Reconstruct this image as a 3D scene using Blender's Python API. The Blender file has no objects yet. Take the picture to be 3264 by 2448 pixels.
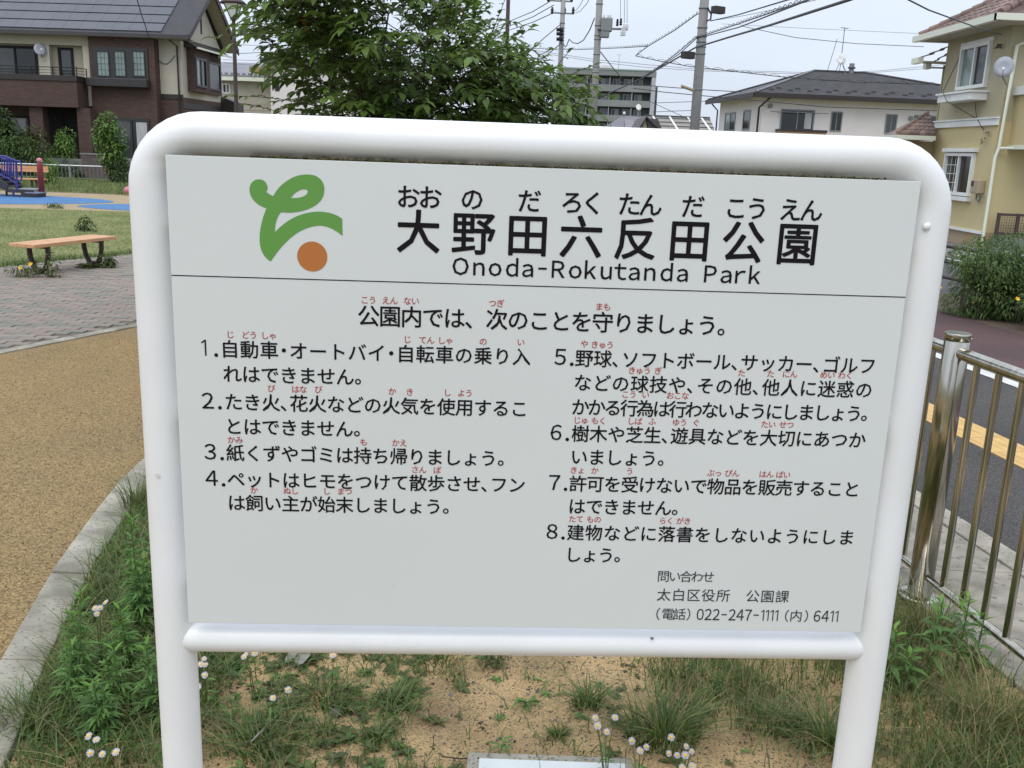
import bpy, math, random
import numpy as np
from mathutils import Vector, Matrix
SC = bpy.context.scene
COL = SC.collection
rnd = random.Random(7)
PI = math.pi
# ------------------------------------------------------------ camera, world, sun, exposure
PITCH, ROLL, FPX, EYE = math.radians(13.829), math.radians(2.08), 3036.0, 1.7
cam_d = bpy.data.cameras.new('camera'); cam = bpy.data.objects.new('camera', cam_d); COL.objects.link(cam)
RC = Matrix.Rotation(PI/2-PITCH, 4, 'X') @ Matrix.Rotation(ROLL, 4, 'Z')
cam.matrix_world = Matrix.Translation((0, 0, EYE)) @ RC
cam_d.sensor_width = 36; cam_d.lens = FPX/3264*36; cam_d.clip_start = .05; cam_d.clip_end = 3000
SC.camera = cam
w = bpy.data.worlds.new('World'); SC.world = w; w.use_nodes = True
nt = w.node_tree; nt.nodes.clear()
out = nt.nodes.new('ShaderNodeOutputWorld'); bg = nt.nodes.new('ShaderNodeBackground')
sky = nt.nodes.new('ShaderNodeTexSky'); sky.sky_type = 'NISHITA'; sky.sun_disc = False
sky.sun_elevation = math.radians(58); sky.sun_rotation = math.radians(200); sky.dust_density = 3
tc = nt.nodes.new('ShaderNodeTexCoord'); sep = nt.nodes.new('ShaderNodeSeparateXYZ')
nt.links.new(tc.outputs['Generated'], sep.inputs[0])
# overcast: brighter overhead than at the horizon all the way round, soft cloud mottling
ramp = nt.nodes.new('ShaderNodeMapRange'); ramp.inputs[1].default_value = 0; ramp.inputs[2].default_value = 1
ramp.inputs[3].default_value = 6.9; ramp.inputs[4].default_value = 14.0
nt.links.new(sep.outputs[2], ramp.inputs[0])
noi = nt.nodes.new('ShaderNodeTexNoise'); noi.inputs['Scale'].default_value = 2.2; noi.inputs['Detail'].default_value = 5
mp = nt.nodes.new('ShaderNodeMapping'); mp.inputs['Scale'].default_value = (1, 1, 3.0)
nt.links.new(tc.outputs['Generated'], mp.inputs[0]); nt.links.new(mp.outputs[0], noi.inputs['Vector'])
nr = nt.nodes.new('ShaderNodeMapRange'); nr.inputs[1].default_value = .3; nr.inputs[2].default_value = .7
nr.inputs[3].default_value = .93; nr.inputs[4].default_value = 1.06
nt.links.new(noi.outputs['Fac'], nr.inputs[0])
mul = nt.nodes.new('ShaderNodeMath'); mul.operation = 'MULTIPLY'
nt.links.new(ramp.outputs[0], mul.inputs[0]); nt.links.new(nr.outputs[0], mul.inputs[1])
cc = nt.nodes.new('ShaderNodeVectorMath'); cc.operation = 'SCALE'; cc.inputs[0].default_value = (.86, .95, 1.10)
nt.links.new(mul.outputs[0], cc.inputs['Scale'])
mx = nt.nodes.new('ShaderNodeMix'); mx.data_type = 'RGBA'; mx.inputs[0].default_value = .93
nt.links.new(sky.outputs[0], mx.inputs[6]); nt.links.new(cc.outputs[0], mx.inputs[7])
nt.links.new(mx.outputs[2], bg.inputs[0]); bg.inputs[1].default_value = .115
nt.links.new(bg.outputs[0], out.inputs[0])
sd = bpy.data.lights.new('sun', 'SUN'); sd.energy = 1.3; sd.angle = math.radians(40); sd.color = (1, .94, .84)
so = bpy.data.objects.new('sun', sd); COL.objects.link(so)
so.rotation_euler = (math.radians(32), 0, math.radians(-20))
vs = SC.view_settings; vs.view_transform = 'Standard'; vs.look = 'None'; vs.gamma = 1; vs.use_curve_mapping = False
vs.exposure = 0.12
# ------------------------------------------------------------ measuring helpers (photo measure -> place in the world)
R3 = RC.to_3x3()
def ray(x, y): return R3 @ Vector(((x-1632)/FPX, -(y-1224)/FPX, -1))
def gnd(x, y, z=0):
    d = ray(x, y); t = (z-EYE)/d.z; return Vector((0, 0, EYE)) + d*t
def atY(x, y, Y):
    d = ray(x, y); return Vector((0, 0, EYE)) + d*(Y/d.y)
class Fr:
    """vertical frame: s runs along azimuth az (deg from +Y toward +X), n is the outward side, z up"""
    def __init__(self, o, az, side=1):
        a = math.radians(az); self.o = Vector((o[0], o[1], o[2] if len(o) > 2 else 0))
        self.u = Vector((math.sin(a), math.cos(a), 0)); self.n = Vector((self.u.y, -self.u.x, 0))*side
    def __call__(self, s, d, z): return self.o + self.u*s + self.n*d + Vector((0, 0, z))
    def px(self, x, y, d=0):
        r = ray(x, y); o = Vector((0, 0, EYE)); p0 = self.o + self.n*d
        t = (p0-o).dot(self.n)/r.dot(self.n); P = o+r*t
        return (P-self.o).dot(self.u), P.z-self.o.z
ID = lambda x, y, z: Vector((x, y, z))
# ------------------------------------------------------------ materials
def lin(c): return tuple(((v/255)/12.92 if v/255 <= .04045 else ((v/255+.055)/1.055)**2.4) for v in c)
MATS = {}
def mat(name, col, rough=.7, col2=None, scale=6, fac=(.35, .65), bump=0, bscale=40, metal=0, island=0, trans=0, spec=.5,
        stretch=None, detail=6, voro=None, col3=None, coat=0):
    if name in MATS: return MATS[name]
    m = bpy.data.materials.new(name); m.use_nodes = True; MATS[name] = m
    t = m.node_tree; b = t.nodes['Principled BSDF']; L = t.links.new
    b.inputs['Roughness'].default_value = rough; b.inputs['Metallic'].default_value = metal
    b.inputs['Specular IOR Level'].default_value = spec
    if coat: b.inputs['Coat Weight'].default_value = coat
    c = (*col, 1); b.inputs['Base Color'].default_value = c
    co = t.nodes.new('ShaderNodeTexCoord'); vec = co.outputs['Object']
    if stretch:
        mm = t.nodes.new('ShaderNodeMapping'); mm.inputs['Scale'].default_value = stretch; L(vec, mm.inputs[0]); vec = mm.outputs[0]
    last = None
    if col2:
        n = t.nodes.new('ShaderNodeTexNoise'); n.inputs['Scale'].default_value = scale; n.inputs['Detail'].default_value = detail
        L(vec, n.inputs['Vector'])
        r = t.nodes.new('ShaderNodeMapRange'); r.inputs[1].default_value = fac[0]; r.inputs[2].default_value = fac[1]
        L(n.outputs['Fac'], r.inputs[0])
        x = t.nodes.new('ShaderNodeMix'); x.data_type = 'RGBA'; x.inputs[6].default_value = c; x.inputs[7].default_value = (*col2, 1)
        L(r.outputs[0], x.inputs[0]); last = x.outputs[2]
    if voro:
        v = t.nodes.new('ShaderNodeTexVoronoi'); v.inputs['Scale'].default_value = voro[0]; L(vec, v.inputs['Vector'])
        s = t.nodes.new('ShaderNodeSeparateColor'); L(v.outputs['Color'], s.inputs[0])
        h = t.nodes.new('ShaderNodeMapRange'); h.inputs[3].default_value = 1-voro[1]; h.inputs[4].default_value = 1+voro[1]*.7; L(s.outputs[0], h.inputs[0])
        x = t.nodes.new('ShaderNodeVectorMath'); x.operation = 'SCALE'
        if last: L(last, x.inputs[0])
        else: x.inputs[0].default_value = col
        L(h.outputs[0], x.inputs['Scale']); last = x.outputs[0]
    if col3:   # sparse flecks
        n = t.nodes.new('ShaderNodeTexVoronoi'); n.inputs['Scale'].default_value = col3[1]; L(vec, n.inputs['Vector'])
        s = t.nodes.new('ShaderNodeSeparateColor'); L(n.outputs['Color'], s.inputs[0])
        r = t.nodes.new('ShaderNodeMath'); r.operation = 'GREATER_THAN'; r.inputs[1].default_value = 1-col3[2]; L(s.outputs[1], r.inputs[0])
        x = t.nodes.new('ShaderNodeMix'); x.data_type = 'RGBA'; x.inputs[7].default_value = (*col3[0], 1)
        if last: L(last, x.inputs[6])
        else: x.inputs[6].default_value = c
        L(r.outputs[0], x.inputs[0]); last = x.outputs[2]
    if island:
        g = t.nodes.new('ShaderNodeNewGeometry'); h = t.nodes.new('ShaderNodeMapRange')
        h.inputs[3].default_value = 1-island; h.inputs[4].default_value = 1+island; L(g.outputs['Random Per Island'], h.inputs[0])
        x = t.nodes.new('ShaderNodeVectorMath'); x.operation = 'SCALE'
        if last: L(last, x.inputs[0])
        else: x.inputs[0].default_value = col
        L(h.outputs[0], x.inputs['Scale']); last = x.outputs[0]
    if last: L(last, b.inputs['Base Color'])
    if bump:
        if voro:
            n2 = t.nodes.new('ShaderNodeTexVoronoi'); n2.inputs['Scale'].default_value = voro[0]; L(vec, n2.inputs['Vector'])
            inv = t.nodes.new('ShaderNodeMath'); inv.operation = 'SUBTRACT'; inv.inputs[0].default_value = 1; L(n2.outputs['Distance'], inv.inputs[1]); src = inv.outputs[0]
            bd = 1/voro[0]*.6
        else:
            n2 = t.nodes.new('ShaderNodeTexNoise'); n2.inputs['Scale'].default_value = bscale; n2.inputs['Detail'].default_value = 6; L(vec, n2.inputs['Vector']); src = n2.outputs['Fac']
            bd = .5/bscale
        bp = t.nodes.new('ShaderNodeBump'); bp.inputs['Strength'].default_value = bump; bp.inputs['Distance'].default_value = bd
        L(src, bp.inputs['Height']); L(bp.outputs[0], b.inputs['Normal'])
    if trans:
        tr = t.nodes.new('ShaderNodeBsdfTranslucent'); ms = t.nodes.new('ShaderNodeMixShader'); ms.inputs[0].default_value = trans
        if last: L(last, tr.inputs[0])
        else: tr.inputs[0].default_value = c
        o = t.nodes['Material Output']; L(b.outputs[0], ms.inputs[1]); L(tr.outputs[0], ms.inputs[2]); L(ms.outputs[0], o.inputs[0])
    return m
def brickmat(name, c1, c2, mortar, bw=.22, bh=.07, bump=.4):
    m = bpy.data.materials.new(name); m.use_nodes = True; MATS[name] = m
    t = m.node_tree; b = t.nodes['Principled BSDF']; L = t.links.new; b.inputs['Roughness'].default_value = .85
    co = t.nodes.new('ShaderNodeTexCoord'); s = t.nodes.new('ShaderNodeSeparateXYZ'); L(co.outputs['Object'], s.inputs[0])
    a = t.nodes.new('ShaderNodeMath'); a.operation = 'ADD'; L(s.outputs[0], a.inputs[0]); L(s.outputs[1], a.inputs[1])
    c = t.nodes.new('ShaderNodeCombineXYZ'); L(a.outputs[0], c.inputs[0]); L(s.outputs[2], c.inputs[1])
    k = t.nodes.new('ShaderNodeTexBrick'); k.inputs['Scale'].default_value = 1; k.inputs['Brick Width'].default_value = bw
    k.inputs['Row Height'].default_value = bh; k.inputs['Mortar Size'].default_value = .006; k.inputs['Bias'].default_value = 0
    k.inputs['Color1'].default_value = (*c1, 1); k.inputs['Color2'].default_value = (*c2, 1); k.inputs['Mortar'].default_value = (*mortar, 1)
    L(c.outputs[0], k.inputs['Vector']); L(k.outputs['Color'], b.inputs['Base Color'])
    bp = t.nodes.new('ShaderNodeBump'); bp.inputs['Strength'].default_value = bump; bp.inputs['Distance'].default_value = .01; bp.invert = True
    L(k.outputs['Fac'], bp.inputs['Height']); L(bp.outputs[0], b.inputs['Normal'])
    return m
M = lambda n: MATS[n]
def shaded_grimy_paint():
    # white paint with tube-underside shade and mottled grime painted in above the panel slot
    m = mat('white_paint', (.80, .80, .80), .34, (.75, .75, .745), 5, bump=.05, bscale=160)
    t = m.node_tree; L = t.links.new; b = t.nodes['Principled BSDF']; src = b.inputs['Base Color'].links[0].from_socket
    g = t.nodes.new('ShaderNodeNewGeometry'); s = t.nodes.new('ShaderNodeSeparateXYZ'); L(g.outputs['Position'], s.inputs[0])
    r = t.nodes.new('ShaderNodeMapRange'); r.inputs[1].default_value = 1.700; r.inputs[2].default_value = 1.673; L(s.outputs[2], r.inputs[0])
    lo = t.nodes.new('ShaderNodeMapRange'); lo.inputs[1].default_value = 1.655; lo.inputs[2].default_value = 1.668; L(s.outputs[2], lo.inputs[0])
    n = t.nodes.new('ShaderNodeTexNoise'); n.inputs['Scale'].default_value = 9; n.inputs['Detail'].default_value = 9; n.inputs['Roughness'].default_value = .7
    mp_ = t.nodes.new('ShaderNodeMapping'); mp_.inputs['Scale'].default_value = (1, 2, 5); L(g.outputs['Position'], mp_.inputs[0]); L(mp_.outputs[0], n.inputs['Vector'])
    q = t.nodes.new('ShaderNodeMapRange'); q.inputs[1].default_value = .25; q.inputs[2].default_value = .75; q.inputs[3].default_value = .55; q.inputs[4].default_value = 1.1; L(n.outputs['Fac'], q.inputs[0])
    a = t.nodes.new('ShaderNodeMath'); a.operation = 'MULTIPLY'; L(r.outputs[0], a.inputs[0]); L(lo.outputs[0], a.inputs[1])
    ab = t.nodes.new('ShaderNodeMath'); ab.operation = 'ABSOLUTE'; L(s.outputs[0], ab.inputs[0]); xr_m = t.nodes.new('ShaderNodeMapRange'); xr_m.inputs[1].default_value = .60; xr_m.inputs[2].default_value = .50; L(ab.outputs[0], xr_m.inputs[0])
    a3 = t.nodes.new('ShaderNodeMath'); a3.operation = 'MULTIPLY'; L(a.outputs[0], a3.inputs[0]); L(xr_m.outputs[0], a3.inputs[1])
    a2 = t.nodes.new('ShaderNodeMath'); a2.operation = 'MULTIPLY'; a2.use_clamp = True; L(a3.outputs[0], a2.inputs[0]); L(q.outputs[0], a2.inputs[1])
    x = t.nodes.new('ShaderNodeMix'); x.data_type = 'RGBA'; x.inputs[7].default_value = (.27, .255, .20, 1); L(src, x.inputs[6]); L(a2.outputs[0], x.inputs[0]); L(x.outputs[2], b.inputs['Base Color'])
shaded_grimy_paint()
mat('panel_white', (.665, .685, .67), .40, (.64, .66, .642), 2.2, (.3, .7), bump=.02, bscale=300)
mat('ink', (.008, .006, .008), .6, spec=.15); mat('grey_ink', (.04, .04, .045), .6, spec=.2); mat('red_ink', (.42, .035, .03), .6, spec=.2)
mat('logo_green', (.115, .30, .055), .45); mat('logo_orange', (.46, .155, .035), .45)
mat('moss', (.020, .024, .008), 1, (.085, .07, .025), 120)
mat('soot', (.07, .065, .055), 1)
mat('steel', (.58, .555, .50), .15, (.38, .355, .30), 26, metal=1, stretch=(1, 1, .12), bump=.06, bscale=60)
mat('concrete', (.34, .31, .25), .9, (.19, .17, .135), 7, bump=.4, bscale=60, col3=((.16, .15, .13), 60, .06))
mat('concrete_pale', (.38, .355, .29), .9, (.20, .185, .145), 5, bump=.5, bscale=80, col3=((.16, .15, .12), 150, .07))
mat('concrete_grey', (.22, .225, .22), .9, (.15, .15, .145), 1.2, bump=.2, bscale=20)
mat('pole_concrete', (.33, .325, .31), .85, (.25, .245, .235), 1.5, bump=.2, bscale=30, stretch=(1, 1, .2))
mat('asphalt', (.082, .075, .069), .9, (.056, .052, .048), .8, bump=1, voro=(140, .6))
mat('road_asphalt', (.085, .08, .083), .9, (.065, .06, .064), .6, bump=.4, bscale=120)
mat('red_asphalt', (.105, .054, .050), .9, (.068, .040, .040), .7, bump=.6, voro=(150, .4))
mat('white_line', (.62, .62, .60), .8, (.42, .42, .40), 14, (.45, .8), bump=.5, bscale=90)
mat('tactile', (.62, .40, .15), .8, (.50, .32, .12), 6, bump=.2, bscale=60)
mat('tan_path', (.300, .200, .078), .9, (.225, .155, .068), .7, (.38, .68), bump=.8, voro=(125, .5))
mat('dirt', (.45, .31, .15), 1, (.25, .17, .085), 2.6, (.42, .68), bump=1, voro=(260, .35), col3=((.12, .095, .06), 170, .09))
mat('lawn', (.28, .27, .13), 1, (.20, .215, .09), 1.2, bump=.8, bscale=60)
mat('soil_green', (.10, .105, .035), 1, (.16, .13, .06), 3, bump=.6, bscale=60)
mat('blue_rubber', (.065, .18, .37), .85, (.055, .155, .32), 2, bump=.2, voro=(90, .15))
mat('tan_rubber', (.36, .27, .15), .9, (.30, .235, .14), 2, bump=.2, voro=(80, .15))
mat('paver_a', (.255, .205, .165), .9, (.22, .18, .155), 9, bump=.4, bscale=80)
mat('paver_b', (.20, .19, .15), .9, (.18, .175, .155), 9, bump=.4, bscale=80)
mat('paver_c', (.27, .23, .185), .9, (.24, .20, .175), 9, bump=.4, bscale=80)
mat('grass_rough', (.22, .27, .10), .8, (.14, .18, .06), 1.1, island=.4, trans=.35); mat('dead_stem', (.16, .10, .055), .8, (.09, .06, .04), 9, island=.4); mat('bed_soil', (.12, .085, .055), 1, (.08, .06, .04), 3, bump=.8, bscale=60); mat('leaf_shrub', (.085, .145, .038), .6, (.12, .19, .05), 1.3, island=.4, trans=.35); mat('joint', (.14, .125, .095), 1, bump=.3, bscale=90)
mat('bench_wood', (.60, .34, .18), .6, (.50, .27, .13), 4, stretch=(2, 2, 12), bump=.1)
mat('cast_brown', (.045, .028, .022), .6)
mat('leaf', (.075, .135, .026), .42, (.13, .20, .040), 1.3, island=.5, trans=.45, spec=.4)
mat('leaf_far', (.05, .095, .02), .6, (.08, .14, .03), 1.0, island=.4, trans=.3)
mat('leaf_lime', (.16, .27, .055), .6, (.11, .20, .04), 1.0, island=.35, trans=.3)
mat('leaf_olive', (.10, .125, .03), .6, (.06, .085, .02), 2.0, island=.4, trans=.25)
mat('leaf_orange', (.30, .12, .02), .5, island=.3, trans=.3)
mat('mugwort', (.085, .175, .042), .6, (.12, .235, .05), 5, island=.3, trans=.3)
mat('mugwort_tip', (.15, .30, .05), .6, island=.2, trans=.35)
mat('grass', (.085, .145, .032), .55, (.12, .17, .045), 5, island=.4, trans=.35)
mat('grass_dry', (.27, .225, .10), .7, (.20, .17, .07), 5, island=.4, trans=.25)
mat('grass_lawn', (.40, .42, .20), .8, (.28, .32, .14), 1.1, island=.3, trans=.4)
mat('bark', (.07, .05, .035), .9, (.045, .034, .025), 20, bump=.5)
mat('petal', (.66, .63, .70), .7, trans=.3); mat('flower_yellow', (.75, .45, .02), .7)
mat('pebble_dark', (.075, .072, .075), .8, (.13, .11, .10), 30, island=.6); mat('pebble_tan', (.40, .28, .14), .9, island=.4)
mat('agg', (.31, .21, .088), .9, island=.42)
mat('dry_leaf', (.28, .27, .23), .8, (.18, .17, .14), 40); mat('white_plastic', (.60, .62, .60), .8, (.55, .57, .55), 9)
# buildings
brickmat('brick_brown', (.100, .056, .043), (.072, .042, .034), (.045, .035, .030))
brickmat('garden_brick', (.135, .10, .09), (.095, .075, .07), (.06, .05, .045), .3, .12)
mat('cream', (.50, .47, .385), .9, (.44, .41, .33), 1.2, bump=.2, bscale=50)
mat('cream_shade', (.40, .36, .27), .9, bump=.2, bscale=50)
mat('dark_brown', (.030, .022, .020), .5); mat('dark_frame', (.028, .027, .027), .4)
mat('near_black', (.010, .009, .009), .8)
mat('slate', (.052, .050, .056), .7, (.038, .037, .042), 3, stretch=(1, 1, 6), bump=.2, bscale=20)
mat('solar', (.075, .077, .092), .35, (.09, .09, .105), .8, spec=.45); mat('solar_gap', (.02, .02, .025), .5)
mat('gutter_dark', (.05, .045, .045), .4)
mat('glass', (.030, .038, .038), .06, (.05, .06, .058), 1.2, spec=.8)
mat('glass_pale', (.20, .27, .25), .12, (.13, .17, .16), 2.5, spec=.8)
mat('glass_dark', (.012, .014, .015), .1, spec=.6)
mat('curtain', (.50, .50, .50), .9, (.36, .36, .37), 5, stretch=(8, 8, .3))
mat('white_wall', (.74, .695, .675), .9, (.69, .65, .63), .8, bump=.1, bscale=40)
mat('grey_roof', (.085, .082, .088), .75, (.065, .063, .068), 2, bump=.2)
mat('tin_roof', (.20, .20, .215), .5, (.17, .17, .18), 1)
mat('yellow_wall', (.56, .465, .25), .9, (.51, .43, .235), .8, bump=.35, bscale=70)
mat('beige_wall', (.43, .39, .26), .9, (.40, .36, .24), .8, bump=.35, bscale=70)
mat('white_trim', (.78, .79, .76), .45, (.70, .71, .68), 4); mat('cream_gutter', (.70, .72, .60), .4)
mat('roof_tile', (.215, .145, .12), .8, (.14, .095, .082), 1.5, island=.4, bump=.2)
mat('wood_clad', (.38, .24, .14), .8, (.30, .19, .11), 3)
mat('apt_grey', (.24, .255, .245), .9, (.20, .215, .21), .2); mat('apt_dark', (.10, .105, .11), .8, (.07, .075, .08), .3)
mat('apt_pale', (.42, .44, .46), .9); mat('apt_green', (.25, .33, .30), .8)
mat('purple_roof', (.16, .145, .17), .6); mat('tan_roof', (.27, .25, .22), .8, (.23, .21, .19), .5, stretch=(6, 1, 1))
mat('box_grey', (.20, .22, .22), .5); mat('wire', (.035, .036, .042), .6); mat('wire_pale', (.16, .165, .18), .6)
mat('porcelain', (.65, .65, .65), .3); mat('pole_brown', (.060, .035, .033), .5, (.045, .027, .025), 8)
mat('blue_paint', (.035, .035, .22), .4); mat('red_paint', (.22, .022, .028), .45, (.17, .02, .025), 6)
mat('slide_dark', (.035, .032, .036), .6); mat('deck_grey', (.22, .24, .27), .6)
mat('meter_box', (.36, .29, .20), .5); mat('rail_brown', (.055, .035, .035), .5); mat('pink', (.55, .2, .25), .6)
mat('dish', (.36, .37, .42), .6); mat('chip', (.62, .60, .62), .7); mat('lamp_glass', (.75, .78, .78), .2, spec=.6)
mat('stain', (.42, .27, .14), .9, (.36, .31, .22), 2)
# ------------------------------------------------------------ object helpers
class MB:
    def __init__(self, f=ID): self.v = []; self.f = []; self.x = f; self.sm = []
    def add(self, vs_, fs, smooth=False):
        n = len(self.v); self.v += [tuple(self.x(*p)) for p in vs_]; self.f += [tuple(i+n for i in q) for q in fs]; self.sm += [smooth]*len(fs)
        return self
    def box(self, a0, a1, b0, b1, c0, c1):
        v = [(a, b, c) for a in (a0, a1) for b in (b0, b1) for c in (c0, c1)]
        return self.add(v, [(0, 1, 3, 2), (4, 6, 7, 5), (0, 4, 5, 1), (2, 3, 7, 6), (0, 2, 6, 4), (1, 5, 7, 3)])
    def poly(self, pts, t=None):   # prism of a polygon pts by vector t
        n = len(pts)
        if t is None: return self.add(pts, [tuple(range(n))])
        q = [tuple(Vector(p)+Vector(t)) for p in pts]
        return self.add(list(map(tuple, pts))+q, [tuple(range(n)), tuple(range(2*n-1, n-1, -1))]+[(i, i+n, (i+1) % n+n, (i+1) % n) for i in range(n)])
    def tube(self, path, r, n=8, caps=True, closed=False):
        P = [Vector(p) for p in path]; N = len(P); rs = r if isinstance(r, (list, tuple)) else [r]*N
        v = []; up = None
        for i, p in enumerate(P):
            if closed: t = (P[(i+1) % N]-P[i-1])
            else: t = (P[min(i+1, N-1)]-P[max(i-1, 0)])
            t.normalize()
            if up is None: up = Vector((0, 0, 1)) if abs(t.z) < .9 else Vector((0, 1, 0))
            a = t.cross(up)
            if a.length < 1e-4: a = t.cross(Vector((1, 0, 0)))
            a.normalize(); b = a.cross(t).normalized(); up = b
            for k in range(n):
                g = 2*PI*k/n; v.append(tuple(p+(a*math.cos(g)+b*math.sin(g))*rs[i]))
        f = []
        for i in range(N if closed else N-1):
            for k in range(n):
                j = (i+1) % N; f.append((i*n+k, i*n+(k+1) % n, j*n+(k+1) % n, j*n+k))
        self.add(v, f, True)
        if caps and not closed: self.add(v[:n], [tuple(range(n-1, -1, -1))]); self.add(v[-n:], [tuple(range(n))])
        return self
    def lathe(self, prof, c, n=16):
        v = []; f = []
        for r, z in prof:
            for k in range(n): v.append((c[0]+r*math.cos(2*PI*k/n), c[1]+r*math.sin(2*PI*k/n), c[2]+z))
        for i in range(len(prof)-1):
            for k in range(n): f.append((i*n+k, i*n+(k+1) % n, (i+1)*n+(k+1) % n, (i+1)*n+k))
        f.append(tuple(range(n-1, -1, -1))); f.append(tuple(range((len(prof)-1)*n, len(prof)*n)))
        return self.add(v, f, True)
    def build(self, name, m, parent=None, bevel=0):
        me = bpy.data.meshes.new(name); me.from_pydata(self.v, [], self.f); me.polygons.foreach_set('use_smooth', self.sm)
        me.update()
        o = link(name, me, m, parent)
        if bevel:
            b = o.modifiers.new('bevel', 'BEVEL'); b.width = bevel; b.segments = 2; b.limit_method = 'ANGLE'
        return o
def link(name, me, m, parent=None):
    o = bpy.data.objects.new(name, me); COL.objects.link(o)
    if m and not me.materials: me.materials.append(M(m) if isinstance(m, str) else m)
    if parent: o.parent = parent; o.matrix_parent_inverse = basemat(parent).inverted()
    return o
def basemat(o):
    m = Matrix.LocRotScale(o.location, o.rotation_euler, o.scale)
    return basemat(o.parent) @ o.matrix_parent_inverse @ m if o.parent else m
def tag(o, label=None, cat=None, group=None, kind=None):
    if label: o['label'] = label
    if cat: o['category'] = cat
    if group: o['group'] = group
    if kind: o['kind'] = kind
    return o
def thing(name, label, cat, loc=(0, 0, 0), group=None, rz=0):
    o = bpy.data.objects.new(name, None); COL.objects.link(o); o.location = loc; o.rotation_euler = (0, 0, rz); o.empty_display_size = .1
    return tag(o, label, cat, group)
def copytree(o, parent=None):
    c = o.copy(); COL.objects.link(c); c.parent = parent
    if parent: c.matrix_parent_inverse = o.matrix_parent_inverse.copy()
    for k in [k for k in bpy.data.objects if k.parent == o]: copytree(k, c)
    return c
def npmesh(name, V, F, m, parent=None, smooth=False):
    """V (n,3), F (k,3|4) numpy -> fast mesh"""
    me = bpy.data.meshes.new(name); k = F.shape[1]
    me.vertices.add(len(V)); me.vertices.foreach_set('co', np.asarray(V, np.float32).ravel())
    me.loops.add(F.size); me.loops.foreach_set('vertex_index', F.astype(np.int32).ravel())
    me.polygons.add(len(F)); me.polygons.foreach_set('loop_start', np.arange(0, F.size, k, dtype=np.int32))
    if smooth: me.polygons.foreach_set('use_smooth', np.ones(len(F), bool))
    me.update(calc_edges=True)
    return link(name, me, m, parent)
RN = np.random.RandomState(5)
def sheet(name, poly, z, m, kind='structure', parent=None):
    return tag(MB().add([(p[0], p[1], z) for p in poly], [tuple(range(len(poly)))]).build(name, m, parent), kind=kind)
LS = lambda s, y: (s-.16*y, y)            # street coordinates: s across, y along
# ============================================================ THE SETTING
g = sheet('ground', [(-900, -300), (900, -300), (900, 1500), (-900, 1500)], -.03, 'soil_green')
def strip(name, s0, s1, y0, y1, z, m): return sheet(name, [LS(s0, y0), LS(s1, y0), LS(s1, y1), LS(s0, y1)], z, m)
strip('sidewalk', 2.93, 5.22, -6, 120, -.004, 'asphalt')
strip('cycle_path', 5.33, 6.95, -6, 120, -.004, 'red_asphalt')
strip('planting_strip', 6.95, 8.0, -6, 120, -.012, 'bed_soil')
strip('road', 8.0, 11.35, -6, 120, -.02, 'road_asphalt')
strip('driveway', 11.5, 15.5, 14, 40, -.012, 'concrete_grey')
tag(strip('road_marking', 5.21, 5.345, -6, 120, .0, 'white_line'))
strip('road_marking', 11.0, 11.1, -6, 120, -.014, 'white_line')
k = MB()
for i in range(60):
    y = 2+i*1.0; a = LS(11.35, y); b = LS(11.5, y); c = LS(11.5, y+.99); d = LS(11.35, y+.99)
    k.poly([(*a, -.03), (*b, -.03), (*c, -.03), (*d, -.03)], (0, 0, .05))
tag(k.build('road_kerb', 'concrete_pale'), kind='structure')
# dirt bed the sign stands in, gently uneven
def kerbx(y):
    ys = [-3, 2.32, 2.82, 3.47, 4.06, 4.5, 6, 9, 14]; xs = [-.55, -1.36, -1.50, -1.645, -1.74, -1.80, -1.88, -1.90, -1.6]
    return float(np.interp(y, ys, xs))
nx, ny = 90, 150; V = []; F = []
for j in range(ny):
    y = 1.0+ (j/(ny-1))**1.3*15
    xa, xb = kerbx(y)+.0, LS(2.24, y)[0]-.03
    for i in range(nx):
        x = xa+(xb-xa)*i/(nx-1)
        z = .012*math.sin(x*5.1+y*2.3)+.01*math.sin(x*11+1.7*y)*math.cos(y*7.3)+.004*math.sin(x*31)*math.cos(y*27)
        z += .05*math.exp(-((x+.9)**2+(y-3.2)**2)*1.2)
        V.append((x, y, z-.012))
for j in range(ny-1):
    for i in range(nx-1): F.append((j*nx+i, j*nx+i+1, (j+1)*nx+i+1, (j+1)*nx+i))
bed = tag(npmesh('planting_bed', np.array(V), np.array(F), 'dirt', smooth=True), kind='structure')
def bedz(x, y):
    return .012*math.sin(x*5.1+y*2.3)+.01*math.sin(x*11+1.7*y)*math.cos(y*7.3)+.05*math.exp(-((x+.9)**2+(y-3.2)**2)*1.2)-.012
# tan resin path
EDGE = [(-9.2, -3), (-6.5, 2), (-5.1, 4.9), (-4.55, 6.1), (-4.03, 7.28), (-3.72, 8.0), (-3.46, 8.6), (-3.0, 9.6), (-2.4, 10.8)]
pth = [(kerbx(y)-.13, y) for y in (14, 9, 6, 4.5, 4.06, 3.47, 2.82, 2.32, -3)] + EDGE
sheet('path', pth, -.006, 'tan_path')
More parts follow.
